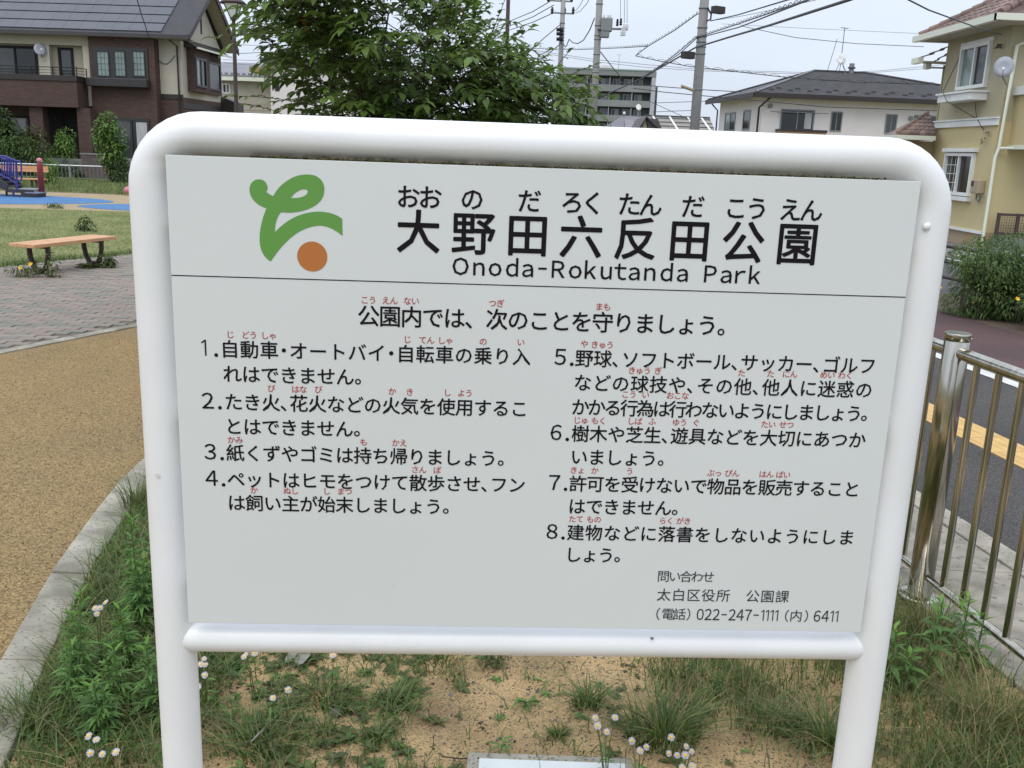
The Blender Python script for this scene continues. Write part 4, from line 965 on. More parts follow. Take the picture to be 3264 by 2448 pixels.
# ---------- apartment block
AF = Fr((0, 197, 0), 90)
Q3 = lambda x, y: (1700+x*.2411, y*.2411)
def ap(x, y, d=0): return AF.px(*Q3(x, y), d=d)
ab = thing('apartment_block', 'grey six storey apartment block with long balconies beyond the poles', 'building', (16, 197, 0))
aL, zT = ap(380, 990); aR, _ = ap(1570, 1000); aE, _ = ap(1625, 1000); zT = ap(1000, 990)[1]
MB(AF).box(aL, aR, -14, -1.6, -3, zT).build('wall', 'apt_dark', ab)
MB(AF).box(aL-.4, aE, -14, .3, zT-.1, zT+.9).build('roof_slab', 'apt_grey', ab); MB(AF).box(aL-.2, aR, -.2, .4, zT+.9, zT+1.15).build('roof_edge', 'apt_green', ab)
MB(AF).box(aR, aE, -14, .2, -3, zT).build('end_wall', 'apt_pale', ab)
st_ = 2.9; zp = ap(1000, 1118)[1]
for i in range(6):
    zt1 = zp-i*2.88; zb1 = zt1-1.25
    MB(AF).box(aL, aR, -.15, 0, zb1, zt1).build('balcony_parapet', 'apt_grey', ab); MB(AF).box(aL, aR, -1.6, -.15, zb1, zb1+.2).build('balcony_floor', 'apt_grey', ab)
    for k_ in range(7):
        x = aL+1.2+k_*(aR-aL-2)/7
        window(AF, ab, x, x+1.5, zt1-.9, zt1+1.25, 'apt_pale', (rnd.choice(['glass', 'glass_pale', 'glass_dark']), rnd.choice(['glass', 'glass_pale'])), .12, -1.6, .1)
        if k_ % 2 == 0 and k_: MB(AF).box(x-.7, x-.6, -1.6, -.16, zt1, zt1+1.5).build('partition', 'apt_pale', ab)
for i, y in enumerate((1200, 1395)):
    a, z_ = ap(1620, y); MB(AF).box(aE, aE+1.0, -6, -4, z_-2, z_+1).build('stair_bay', 'apt_dark', ab)
tk = thing('water_tank', 'pale rounded water tank on legs on the roof of the apartment block', 'water tank', (16, 195, 16))
a, z0_ = ap(870, 965); c, z1_ = ap(1068, 880)
b = MB(AF); z0_ = zT+1.0; hh = z1_-z0_+.25; q = [(a, z0_+.35), (a+.05, z0_+hh*.6), (a+.45, z0_+hh*.9), (a+1.0, z0_+hh), (c-1.0, z0_+hh), (c-.45, z0_+hh*.9), (c-.05, z0_+hh*.6), (c, z0_+.35)]
b.poly([(s, -3.5, z) for s, z in q], (0, 2.5, 0)); b.build('tank', 'white_wall', tk)
for x in np.linspace(a+.4, c-.4, 4): MB(AF).box(x-.08, x+.08, -3.2, -1.4, z0_-.3, z0_+.36).build('leg', 'box_grey', tk)
def antenna(label, base, H_, w_, n=5, r_=.03, m='wire_pale', yaw=0):
    t = thing('tv_antenna', label, 'antenna', tuple(base)); B_ = Vector(base)
    MB().tube([B_, B_+Vector((0, 0, H_))], r_, 6).build('mast', m, t)
    u = Vector((math.cos(yaw), math.sin(yaw), 0)); v = Vector((-u.y, u.x, 0))
    MB().tube([B_+Vector((0, 0, H_))-u*w_, B_+Vector((0, 0, H_*1.0))+u*w_], r_*.6, 5).build('boom', m, t)
    for i in range(n):
        c = B_+Vector((0, 0, H_))+u*w_*(-1+2*i/(n-1)); MB().tube([c-v*w_*.5-Vector((0, 0, .0)), c+v*w_*.5], r_*.4, 4).build('element', m, t)
    return t
a, z_ = ap(1140, 980); antenna('thin aerial on the apartment block roof beside the water tank', AF(a, -3, zT+.9), 3.2, .5, 4, .035, yaw=.3)
# ---------- low roofs in front of the apartments
def lowhouse(label, Y, pts, roof, wall, wallpx=None):
    F_ = Fr((0, Y, 0), 90); t = thing('low_house', label, 'house', (*F_(F_.px(*pts[0])[0], 0, 0).xy, 0)); return F_, t
F5, lh = lowhouse('house with a purple grey hipped roof and rooftop dish before the apartments', 84, [(2000, 370)], 'purple_roof', 'cream')
a0, zb5 = F5.px(1900, 415); a1, _ = F5.px(2075, 400); r0_, zr5 = F5.px(1998, 366); r1_, _ = F5.px(2062, 368)
MB(F5).box(a0+.5, a1-.3, -6, -.6, -1, zb5-.3).build('wall', 'cream', lh)
hip('roof', F5, a0, a1, 0, -7, zb5-.3, zr5, r0_+.0, r1_-.3, -3.2, 'purple_roof', lh, .1)
for i, (x0_, x1_, y0_, y1_) in enumerate(((2010, 2058, 380, 392), (1985, 2045, 392, 408))):
    pass
for k_ in range(4):
    t = .25+.15*k_; s_ = a0+2.0+k_*.9; z_ = zb5-.3+(zr5-zb5+.3)*.45; MB(F5).poly([(s_+.6, -3.2*.3, zb5-.3+(zr5-zb5+.3)*.3+.05), (s_+1.4, -3.2*.3, zb5-.3+(zr5-zb5+.3)*.3+.05), (s_+1.4, -3.2*.75, zb5-.3+(zr5-zb5+.3)*.75+.05), (s_+.6, -3.2*.75, zb5-.3+(zr5-zb5+.3)*.75+.05)], (0, 0, .05)).build('roof_panel', 'tin_roof', lh)
F6, l2 = lowhouse('low building with a broad tan metal roof left of the white house', 76, [(2160, 400)], 'tan_roof', 'cream')
a0, zb6 = F6.px(2090, 425); a1, _ = F6.px(2290, 425); _, zr6 = F6.px(2180, 372)
MB(F6).box(a0, a1, -7, -.5, -1, zb6-.3).build('wall', 'cream', l2)
MB(F6).poly([(a0, 0, zb6-.3), (a1, 0, zb6-.3), (a1, -4, zr6), (a0-.5, -4, zr6)], (0, 0, .1)).build('roof', 'tan_roof', l2)
MB(F6).poly([(a0-.5, -4, zr6), (a1, -4, zr6), (a1, -8, zb6-.3), (a0-.5, -8, zb6-.3)], (0, 0, .1)).build('roof', 'tan_roof', l2)
MB(F6).box(a0-.5, a1, -4.1, -3.9, zr6+.08, zr6+.2).build('ridge', 'grey_roof', l2)
for xx in (2107, 2163, 2224, 2270):
    s_, _ = F6.px(xx, 400); b = MB(F6); b.poly([(s_+.25, 0, zb6-.18), (s_+.4, 0, zb6-.18), (s_-.1, -4, zr6+.12), (s_-.25, -4, zr6+.12)], (0, 0, .05)); b.build('roof_seam', 'white_trim', l2)
for k_ in range(5): z_ = zb6-.3+(zr6-zb6+.3)*(k_+.5)/5; MB(F6).box(a0, a1, -4*(k_+.5)/5-.05, -4*(k_+.5)/5+.05, z_+.08, z_+.16).build('roof_seam', 'grey_roof', l2)
F7, l3 = lowhouse('small dark gabled dormer house between the purple and tan roofs', 72, [(2060, 390)], 'grey_roof', 'cream')
a0, z0_ = F7.px(2042, 415); ac, zr7 = F7.px(2058, 373); a1, _ = F7.px(2112, 415)
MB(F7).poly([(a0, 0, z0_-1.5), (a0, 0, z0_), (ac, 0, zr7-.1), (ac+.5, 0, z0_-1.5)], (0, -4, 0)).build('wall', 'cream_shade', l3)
MB(F7).poly([(ac, .3, zr7), (ac+.12, .3, zr7+.02), (a1, .3, z0_), (a1, .3, z0_-.12)], (0, -6, 0)).build('roof', 'grey_roof', l3)
MB(F7).poly([(a0-.2, .3, z0_-.1), (a0-.2, .3, z0_+.05), (ac, .3, zr7+.02), (ac, .3, zr7-.15)], (0, -6, 0)).build('roof', 'dark_brown', l3)
MB(F7).poly([(ac+.05, .05, zr7-.1), (a1-.4, .05, zr7-.1), (a1, .05, z0_), (ac+.3, .05, z0_)], (0, -.1, 0)).build('front_slope', 'grey_roof', l3)
for lab, x, y, Y_, r_ in (('white satellite dish above the purple roof', 2036, 342, 83, .26), ('tiny satellite dish left of the larger one above the purple roof', 1990, 360, 83, .12)):
    c = atY(x, y, Y_); t = thing('satellite_dish', lab, 'satellite dish', tuple(c)); dish(t, c, r_, (.35, -1, .3), m='white_trim'); MB().tube([c+Vector((0, .1, 0)), (c.x, c.y+.2, zr5-.2)], .05, 6).build('mast', 'box_grey', t)
# ---------- white house with the grey hip roof
WC = atY(2431, 330, 58)
WF = Fr((WC.x, 58, 0), 85); WL = Fr((WC.x, 58, 0), -5, -1)
W3 = lambda x, y: (2200+x/3.0014, 150+y/3.0014)
def wp(x, y, d=0): return WF.px(*W3(x, y), d=d)
def wl(x, y, d=0): return WL.px(*W3(x, y), d=d)
wh = thing('white_house', 'white two storey house with a dark grey hipped roof and snow guards', 'house', (WC.x, 58, 0))
zE = wp(700, 445, .6)[1]; depW = wl(285, 600)[0]; LW = wp(3300, 600)[0]
MB(WF).box(0, LW, -depW, 0, -1, zE).build('wall', 'white_wall', wh)
zR = WF.px(*W3(1400, 240), d=-depW/2)[1]; rr0 = WF.px(*W3(1185, 235), d=-depW/2)[0]; rr1 = WF.px(*W3(1690, 258), d=-depW/2)[0]
print('white house', depW, LW, zE, zR, rr0, rr1)
hip('roof', WF, -.7, LW+.7, .7, -depW-.7, zE+.05, zR, rr0, max(rr1, rr0+1), -depW/2, 'grey_roof', wh, .15)
for (P, Q, R_) in (((-.7, .7, zE+.1), (rr0, -depW/2, zR+.05), .07), ((-.7, -depW-.7, zE+.1), (rr0, -depW/2, zR+.05), .06), ((rr0, -depW/2, zR+.05), (rr1, -depW/2, zR+.05), .06), ((rr1, -depW/2, zR+.05), (LW+.7, .7, zE+.1), .06)):
    MB(WF).tube([P, Q], R_, 6).build('hip_cap', 'tin_roof' if P[0] < 0 and P[1] > 0 else 'grey_roof', wh)
MB(WF).box(-.8, LW+.8, .7, .84, zE-.22, zE+.06).build('gutter', 'dark_brown', wh); MB(WF).box(-.84, -.7, -depW-.8, .7, zE-.22, zE+.06).build('gutter', 'dark_brown', wh)
MB(WF).box(-.68, LW+.68, .0, .69, zE-.12, zE-.10).build('soffit', 'white_trim', wh); MB(WF).box(-.68, -.0, -depW, -.001, zE-.12, zE-.10).build('soffit', 'white_trim', wh)
for i in range(22):     # snow guards, two staggered rows
    for r_, off in ((.10, 0), (.18, .55)):
        s_ = .2+i*1.15+off; d_ = .7-(.7+depW/2)*r_; z_ = zE+.05+(zR-zE-.05)*r_
        if s_ < LW: MB(WF).poly([(s_, d_, z_-.02), (s_+.34, d_, z_-.02), (s_+.30, d_-.02, z_+.09), (s_+.04, d_-.02, z_+.09)], (0, .06, 0)).build('snow_guard', 'dark_brown', wh)
# courses of the slates
for i in range(1, 22):
    r_ = i/22; d_ = .7-(.7+depW/2)*r_; z_ = zE+.05+(zR-zE-.05)*r_; MB(WF).box(-.7+(rr0+.7)*r_, LW+.7-(LW+.7-rr1)*r_, d_, d_+.03, z_-.03, z_+.018).build('slate_course', 'grey_roof', wh)
a, z1_ = wp(870, 590); c, z0_ = wp(1175, 785); window(WF, wh, a, c, z0_-.2, z1_, 'box_grey', ('glass_dark', 'glass_dark'), .08)
q = wp(1100, 640)[0]; MB(WF).box(q, c-.15, .009, .02, z0_, z1_-.2).build('curtain', 'curtain', wh)
a2, z2_ = wp(820, 790); c2, _ = wp(1250, 795); z2_ = wp(1000, 788, .5)[1]
MB(WF).box(a2, c2, 0, .9, z2_-1.2, z2_-.12).build('balcony', 'wood_clad', wh); MB(WF).box(a2-.03, c2+.03, 0, .95, z2_-.12, z2_).build('balcony_cap', 'dark_brown', wh)
for (xa, xb, ya, yb, g_) in ((1352, 1440, 615, 810, 'glass_dark'), (1875, 1962, 640, 832, 'glass')):
    a, z1_ = wp(xa, ya); c, z0_ = wp(xb, yb); window(WF, wh, a, c, z0_, z1_, 'box_grey', (g_, g_), .07)
a, z1_ = wp(2145, 650); window(WF, wh, a, a+1.7, z1_-1.2, z1_, 'box_grey', ('glass', 'glass'), .08)
for (xa, xb, ya, yb) in ((340, 425, 632, 805), (515, 567, 605, 795)):
    a, z1_ = wl(xa, ya); c, z0_ = wl(xb, yb); window(WL, wh, min(a, c), max(a, c), z0_, z1_, 'box_grey', ('glass_dark', 'glass_pale') if xa < 400 else ('glass_dark',), .1)
for x, y in ((765, 562), (2107, 682)):
    a, z_ = wp(x, y); b = MB(WF); b.tube([(a, 0, z_), (a, .12, z_)], .13, 12); b.build('vent_hood', 'box_grey', wh)
a, z_ = wp(660, 520); MB(WF).tube([(a+.4, .75, zE-.2), (a, .08, zE-.75), (a, .08, 0)], .06, 8).build('downpipe', 'dark_brown', wh)
a, z_ = wl(270, 600); MB(WL).tube([(a-.1, .5, zE-.2), (a-.1, .08, zE-.6), (a-.1, .08, 0)], .05, 8).build('downpipe', 'dark_brown', wh)
a, z_ = wp(770, 615, .5); c, _ = wp(1325, 638, .5); z_ = (z_+wp(1325, 638, .5)[1])/2
lp_ = thing('laundry_pole', 'thin steel laundry pole across the upstairs window of the white house', 'pole', tuple(WF(a, .5, z_)))
MB(WF).tube([(a, .5, z_), (c, .5, z_)], .025, 6).build('rod', 'wire_pale', lp_)
for k_ in (.18, .8): MB(WF).tube([(a+(c-a)*k_, .0, z_), (a+(c-a)*k_, .52, z_)], .03, 6).build('bracket', 'box_grey', lp_)
# antenna, dish and flue on the ridge
rb = WF(WF.px(*W3(1448, 240), d=-depW/2)[0], -depW/2, zR)
t = thing('satellite_dish', 'white satellite dish on tripod legs on the white house roof ridge', 'satellite dish', tuple(rb))
c = WF(WF.px(*W3(1442, 112), d=-depW/2)[0], -depW/2, WF.px(*W3(1442, 112), d=-depW/2)[1]); dish(t, c, .36, (.25, -1, .3), m='white_trim')
for dx, dy in ((-.5, 0), (.4, 0), (0, .5), (.15, -.4)): MB().tube([rb+Vector((dx, dy, -.2)), (rb+c)/2+Vector((dx*.3, dy*.3, .05)), c+Vector((0, .12, -.15))], .02, 5).build('leg', 'tin_roof', t)
top = WF.px(2700, 88, d=-depW/2)[1]
antenna('tall thin television aerial above the dish on the white house', c+Vector((.1, .25, 0)), top-c.z, .28, 5, .025, yaw=.5)
MB().tube([Vector(c)+Vector((-.3, .2, 1.2)), WF(WF.px(*W3(1310, 235), d=-depW/2)[0], -depW/2, zR)], .02, 5).build('guy_wire', 'wire_pale', t)
fl = WF(WF.px(*W3(1545, 200), d=-depW/2)[0], -depW/2, zR); ft = WF.px(*W3(1548, 157), d=-depW/2)[1]
t = thing('roof_flue', 'short dark flue pipe right of the dish on the white house ridge', 'chimney', tuple(fl))
MB().tube([fl-Vector((0, 0, .2)), Vector((fl.x, fl.y, ft))], .16, 10).build('pipe', 'box_grey', t); MB().tube([Vector((fl.x, fl.y, zR+(ft-zR)*.45)), Vector((fl.x, fl.y, zR+(ft-zR)*.6))], .24, 10).build('collar', 'grey_roof', t)
for r_ in range(0): pass
# ---------- yellow house at the right
YF = Fr((9.94, 20.67, 0), 0, -1)          # gable face: s runs away from the near corner, n toward the street
y3 = lambda x, y: (2864+x*.2411, y*.2411); y4 = lambda x, y: (2864+x*.2411, 300+y*.2411)
def yp(p, d=0): return YF.px(*p, d=d)
yh = thing('yellow_house', 'yellow and beige plastered house with a terracotta tiled roof and white trim', 'house', (9.94, 20.67, 0))
YL = 3.03; zb_ = 2.56
MB(YF).box(0, YL, -6, 0, .33, 2.62).build('lower_wall', 'yellow_wall', yh); MB(YF).box(0, YL, -6, 0, 2.62, 4.75).build('upper_wall', 'beige_wall', yh)
MB(YF).box(0, YL, -6, -.03, -.1, .33).build('plinth', 'stain', yh); MB(YF).box(-.02, YL+.03, -.02, .04, .29, .35).build('plinth_trim', 'white_trim', yh)
MB(YF).box(-.02, YL+.05, 0, .05, 2.55, 2.69).build('belt_course', 'white_trim', yh); MB(YF).box(-.04, YL+.07, 0, .08, 2.685, 2.715).build('belt_moulding', 'white_trim', yh)
window(YF, yh, .76, 2.15, 3.36, 4.30, 'white_trim', ('glass_dark', 'glass_pale'), .07, 0, .08)
MB(YF).box(.70, 2.21, 0, .05, 4.30, 4.38).build('window_head', 'white_trim', yh)
MB(YF).box(.66, 2.30, 0, .38, 3.08, 3.24).build('flower_box', 'white_trim', yh, .01); MB(YF).box(.62, 2.34, 0, .42, 3.24, 3.28).build('flower_box_rim', 'white_trim', yh)
window(YF, yh, .77, 2.21, 1.05, 1.98, 'white_trim', ('glass_dark', 'glass'), .07, 0, .08, bars=3)
MB(YF).box(.70, 2.28, 0, .12, 2.0, 2.08).build('window_head', 'white_trim', yh); MB(YF).box(.70, 2.28, 0, .12, .94, 1.03).build('window_sill', 'white_trim', yh)
# right hand parts, seen obliquely from the street: porch wall, balcony
YR = Fr((9.94, 20.67, 0), 90); YR.n = Vector((0, -1, 0))
MB(YR).box(.25, 6, -.9, -.6, -.1, 2.2).build('porch_wall', 'beige_wall', yh)
MB(YR).box(.12, 6, -2.0, -.001, 2.62, 4.75).build('upper_front_wall', 'beige_wall', yh)
MB(YR).box(.28, 6, 0, .9, 2.15, 3.15).build('balcony_wall', 'yellow_wall', yh)
MB(YR).box(.26, 6, -.9, .93, 2.07, 2.15).build('balcony_floor', 'cream_gutter', yh)
MB(YR).box(.20, 6, -.02, .96, 3.15, 3.32).build('balcony_cap', 'white_trim', yh)
for z in (3.45, 3.6, 3.75): MB(YR).box(.30, 6, .82, .86, z, z+.035).build('balcony_rail', 'white_trim', yh)
for s in (.32, 1.2, 2.1): MB(YR).box(s, s+.05, .81, .87, 3.32, 3.79).build('rail_post', 'white_trim', yh)
# roof with wavy tiles; eaves and gutter
E0, E1 = -.55, YL+.38; zE_ = 4.62; hx = .55
def tiles(fr, root, P0, P1, Q0, Q1, rows, cols, amp=.022):
    """tile courses between the eave line P0-P1 and the top line Q0-Q1"""
    P0, P1, Q0, Q1 = map(Vector, (P0, P1, Q0, Q1)); b = MB(fr); rise = Vector((0, 0, 1))
    for r_ in range(rows):
        t0, t1 = r_/rows, (r_+1.12)/rows; a0, a1 = P0.lerp(Q0, t0), P1.lerp(Q1, t0); c0, c1 = P0.lerp(Q0, min(t1, 1)), P1.lerp(Q1, min(t1, 1))
        n = max(1, round(cols*(a1-a0).length/(P1-P0).length)); m_ = 6
        for k_ in range(n):
            v = []
            for j in range(m_+1):
                u_ = (k_+j/m_)/n; hgt = amp*(math.sin(PI*j/m_)**.7) ; jit = 0
                v.append(tuple(a0.lerp(a1, u_)+rise*(hgt+.035))); 
            for j in range(m_+1):
                u_ = (k_+j/m_)/n; hgt = amp*(math.sin(PI*j/m_)**.7); v.append(tuple(c0.lerp(c1, u_)+rise*(hgt+.012)))
            for j in range(m_+1):
                u_ = (k_+j/m_)/n; v.append(tuple(a0.lerp(a1, u_)))
            K = m_+1; b.add(v, [(j, j+1, K+j+1, K+j) for j in range(m_)]+[(2*K+j, 2*K+j+1, j+1, j) for j in range(m_)])
    return tag(b.build('roof_tiles', 'roof_tile', root), kind='stuff')
apex = (YL/2+.2, -3.2, zE_+2.1)
tiles(YF, yh, (E0, hx, zE_), (E1, hx, zE_), (1.3, -2.6, zE_+1.75), (1.9, -2.6, zE_+1.75), 11, 14)
tiles(YF, yh, (E0, -6.5, zE_), (E0, hx, zE_), (1.3, -6.5, zE_+1.75), (1.3, -2.6, zE_+1.75), 9, 24)
b = MB(YF); b.add([(E0, hx, zE_), (E1, hx, zE_), (1.9, -2.6, zE_+1.73), (1.3, -2.6, zE_+1.73), (E1, -6.5, zE_), (E0, -6.5, zE_), (1.9, -6.5, zE_+1.73), (1.3, -6.5, zE_+1.73)], [(0, 1, 2, 3), (1, 4, 6, 2), (2, 6, 7, 3), (5, 0, 3, 7), (0, 5, 4, 1)]); b.build('roof', 'roof_tile', yh)
hc = MB(YF)
for (a, c) in (((E0, hx, zE_+.05), (1.3, -2.6, zE_+1.8)), ((E1, hx, zE_+.05), (1.9, -2.6, zE_+1.8))):
    a, c = Vector(a), Vector(c)
    for k_ in range(16): MB(YF).tube([a.lerp(c, k_/16), a.lerp(c, (k_+1.15)/16)], [.085, .06], 8).build('hip_tile', 'roof_tile', yh)
MB(YF).box(E0-.1, E1+.1, hx, hx+.12, zE_-.10, zE_+.03).build('gutter', 'cream_gutter', yh); MB(YF).box(E0-.12, E0, -6, hx+.12, zE_-.10, zE_+.03).build('gutter', 'cream_gutter', yh)
MB(YF).box(E0, E1, 0, hx, zE_-.1, zE_-.06).build('soffit', 'cream_shade', yh); MB(YF).box(E0, -.0, -6, -.001, zE_-.1, zE_-.06).build('soffit', 'cream_shade', yh); MB(YF).box(YL, E1, -4, -.001, zE_-.1, zE_-.06).build('soffit', 'cream_shade', yh)
# lower roofs beyond, stepping down
for (s0_, s1_, d1_, ze2) in ((YL+.02, YF.px(2928, 178, d=.52)[0], .52, 4.12), (YL+.3, YF.px(2966, 190, d=.2)[0], .20, 4.02)):
    MB(YF).box(s0_, max(s0_+.05, s1_-.3), -4, -.1, 0, ze2).build('rear_wall', 'beige_wall', yh); MB(YF).box(s0_, max(s0_+.05, s1_-.5), -4, -.3, ze2, 4.6).build('rear_wall', 'beige_wall', yh)
    tiles(YF, yh, (s0_, d1_, ze2), (s1_, d1_, ze2), (s0_, -.6, ze2+.5), (s0_+.15, -.6, ze2+.5), 5, 4)
    MB(YF).box(s0_, s1_+.1, d1_, d1_+.12, ze2-.10, ze2+.03).build('gutter', 'cream_gutter', yh); MB(YF).box(s0_, s1_, -2, d1_, ze2-.08, ze2-.05).build('soffit', 'cream_shade', yh)
pz = YF.px(2980, 432, d=.9)
za = YF.px(2930, 437, d=1.4)
YE = -3.05       # the porch stands against the far corner and reaches out toward the street
sL, ze3 = YR.px(2860, 434, d=YE+.45); sR = YR.px(2984, 432, d=YE+.45)[0]; zt3 = YR.px(2990, 363, d=YE-.75)[1]
tiles(YR, yh, (sL, YE+.45, ze3+.05), (sR, YE+.45, ze3+.05), (sR+.20, YE-.75, zt3), (sR+.26, YE-.75, zt3), 6, 7, .016)
MB(YR).poly([(sL, YE+.45, ze3+.04), (sR, YE+.45, ze3+.04), (sR+.25, YE-.75, zt3-.02), (sR+.2, YE-.75, zt3-.02)], (0, 0, -.03)).build('porch_roof', 'roof_tile', yh)
MB(YR).poly([(sL, YE+.45, ze3+.04), (sR+.2, YE-.75, zt3-.02), (sR+.2, YE-.9, zt3-.02), (sL, YE-.35, ze3+.04)], (0, 0, -.03)).build('porch_roof', 'roof_tile', yh)
for k_ in range(9): MB(YR).tube([Vector((sL, YE+.45, ze3+.08)).lerp(Vector((sR+.22, YE-.75, zt3+.03)), k_/9), Vector((sL, YE+.45, ze3+.08)).lerp(Vector((sR+.22, YE-.75, zt3+.03)), (k_+1.1)/9)], [.045, .033], 6).build('hip_tile', 'roof_tile', yh)
MB(YR).box(sL-.05, sR-.04, YE+.45, YE+.55, ze3-.07, ze3+.03).build('gutter', 'cream_gutter', yh); MB(YR).box(sL-.05, sL+.02, YE-.35, YE+.45, ze3-.07, ze3+.03).build('gutter', 'cream_gutter', yh)
MB(YR).box(sL+.03, sR-.02, YE-.4, YE+.44, ze3-.07, ze3-.04).build('soffit', 'cream_shade', yh)
MB(YR).box(sL+.28, sR-.25, YE-.5, YE+.12, 0, ze3-.07).build('porch_side_wall', 'wood_clad', yh); MB(YR).box(sR-.25, sR+.3, YE-2.5, YE-.1, 0, ze3-.08).build('porch_wall', 'yellow_wall', yh)
# pipes, meter box, cable brackets
pp = [(.02, .07)]
b = MB(); b.tube([YR(1.1, .5, zE_-.15), YR(.45, .08, zE_-.35), YR(.10, .08, zE_-.5), YR(.05, .08, 2.1), YR(.0, .08, 1.9), YR(.0, .08, .05)], .035, 10); b.build('downpipe', 'cream_gutter', yh)
MB().tube([YR(.06, .08, 2.08), YR(1.2, .9, 2.13)], .03, 8).build('downpipe', 'cream_gutter', yh)
a, z1_ = yp(y4(1062, 1140)); c, z0_ = yp(y4(1175, 1330)); MB(YF).box(.16, .50, 0, .16, 1.13, 1.42).build('meter_box', 'meter_box', yh, .02)
MB(YF).box(.36, .48, .16, .165, 1.28, 1.39).build('meter_window', 'dark_frame', yh); MB(YF).tube([(.33, .08, 1.13), (.33, .08, 1.0), (.2, .08, .97), (.1, .07, 1.1)], .018, 6).build('conduit', 'box_grey', yh)
for s, z, n_ in ((.33, 2.42, 6), (.42, 2.25, 6), (.30, 4.15, 7)):
    b = MB()
    for k_ in range(n_): p = YF(s+rnd.uniform(-.06, .06), .05+rnd.random()*.06, z+rnd.uniform(-.06, .06)); b.tube([p, p+Vector((rnd.uniform(-.05, .05), rnd.uniform(-.05, .05), rnd.uniform(-.06, .06)))], .016, 6)
    b.build('cable_bracket', 'cast_brown' if s < .31 else 'meter_box', yh)
MB().tube([YF(2.25, .03, 4.1), YF(1.9, .45, 3.3), YF(1.6, .45, 3.08), YF(.9, .03, 2.69), YF(.42, .05, 2.4)], .009, 5).build('service_cable', 'wire', yh)
MB().tube([YF(1.15, .03, 3.05), YF(.9, .06, 2.72), YF(.6, .05, 2.5), YF(.35, .05, 2.4)], .007, 5).build('service_cable', 'wire', yh)
dc = atY(3200, 213, 19.9); ds = thing('satellite_dish', 'big round satellite dish on the corner balcony of the yellow house', 'satellite dish', tuple(dc))
dish(ds, dc, .20, (-.5, -1, .12)); MB().tube([dc+Vector((0, .05, -.05)), dc+Vector((.2, .45, -.12)), dc+Vector((.35, .5, -.3))], .018, 6).build('mount', 'box_grey', ds)
# terrace wall and mesh railing beside the house
tw = thing('terrace_wall', 'low grey concrete terrace wall with a brown mesh railing by the yellow house', 'wall', (10.2, 20, 0))
c0 = gnd(3128, 806, 0); TF = Fr((10.1, 20.35, 0), 97); TF.n = Vector((-math.sin(math.radians(7)), -math.cos(math.radians(7)), 0))
ztw = TF.px(3160, 755)[1]
MB(TF).box(-.05, 7, -.25, 0, -.1, ztw).build('wall', 'concrete_grey', tw)
zt2 = TF.px(3160, 683)[1]; zb2 = TF.px(3160, 744)[1]
for z in (zt2, zb2): MB(TF).box(.0, 7, -.14, -.09, z-.025, z+.025).build('rail', 'rail_brown', tw)
for s in (.03, .42, 1.15, 1.9, 2.7): MB(TF).box(s-.03, s+.03, -.15, -.085, ztw if s else zb2, zt2+.03).build('post', 'rail_brown', tw)
b = MB(TF)
for i in range(70): b.box(.05+i*.05, .056+i*.05, -.118, -.112, zb2, zt2)
for i in range(7): b.box(0, 3.6, -.116, -.111, zb2+(zt2-zb2)*i/7, zb2+(zt2-zb2)*i/7+.006)
b.build('mesh_infill', 'rail_brown', tw)
# ============================================================ POLES AND CABLES
def pole(label, x0, y0, x1, y1, Y, r0_, r1_, H_, group='utility poles along the street'):
    a, c = atY(x0, y0, Y), atY(x1, y1, Y); cx_ = c.x+(a.x-c.x)*(c.z)/(c.z-a.z) if abs(a.z-c.z) > .1 else c.x
    t = thing('utility_pole', label, 'utility pole', (c.x, Y, 0), group)
    MB().lathe([(r0_, -.1), (r0_*.9, H_*.4), (r1_, H_)], (c.x, Y, 0), 20).build('pole', 'pole_concrete', t)
    return t, c.x
P3, x3 = pole('nearest concrete utility pole, with cable boxes and a street light arm', 2244, 0, 2216, 380, 33, .175, .13, 11)
def z_at(y, Y, x=2220): return atY(x, y, Y).z
def band(t, x, Y, ypx, r_, xp): MB().lathe([(r_, 0), (r_, .05)], (x, Y, atY(xp, ypx, Y).z), 16).build('band', 'box_grey', t)
for y in (28, 90, 118, 136, 151, 174, 288): band(P3, x3, 33, y, .172, 2222)
def cbox(t, x, y, Y, w_, h_, rz):
    c = atY(x, y, Y); f = Fr(c, rz); MB(f).box(-w_/2, w_/2, -.12, .12, -h_/2, h_/2).build('cable_box', 'dark_brown', t, .02)
cbox(P3, 2289, 32, 32.6, .42, .22, 60); cbox(P3, 2193, 176, 32.6, .42, .22, 60)
a = atY(2172, 274, 32.6); c = atY(2210, 288, 32.8)
MB().tube([a, c], .05, 8).build('lamp_arm', 'meter_box', P3); MB().tube([atY(2255, 25, 32.8), atY(2267, 45, 32.8), atY(2265, 62, 32.8), atY(2252, 67, 32.8)], .03, 6).build('cable_loop', 'wire', P3)
for y in (45, 145, 240, 270, 338):
    c = atY(2228-(y)*.06, y, 32.8); MB().tube([c, c+Vector((.06, -.06, .03))], .015, 5).build('step_bolt', 'box_grey', P3)
P2_, x2 = pole('second concrete utility pole, carrying a grey transformer', 1911, 0, 1890, 400, 46, .17, .125, 14.5)
for y in (14, 83, 115, 127, 175, 215, 232, 270): band(P2_, x2, 46, y, .168, 1898)
c = atY(1934, 80, 45.8); ct = thing('transformer', 'grey pole transformer tank hung on the second utility pole', 'transformer', tuple(c))
a, b_ = atY(1917, 57, 45.8), atY(1950, 102, 45.8)
f = Fr((0, 45.8, 0), 90)
MB(f).box(a.x, b_.x, -.2, .2, b_.z, a.z).build('tank', 'box_grey', ct, .04); a, b_ = atY(1914, 100, 45.8), atY(1941, 121, 45.8); MB(f).box(a.x, b_.x, -.18, .18, b_.z, a.z).build('tank', 'box_grey', ct, .04)
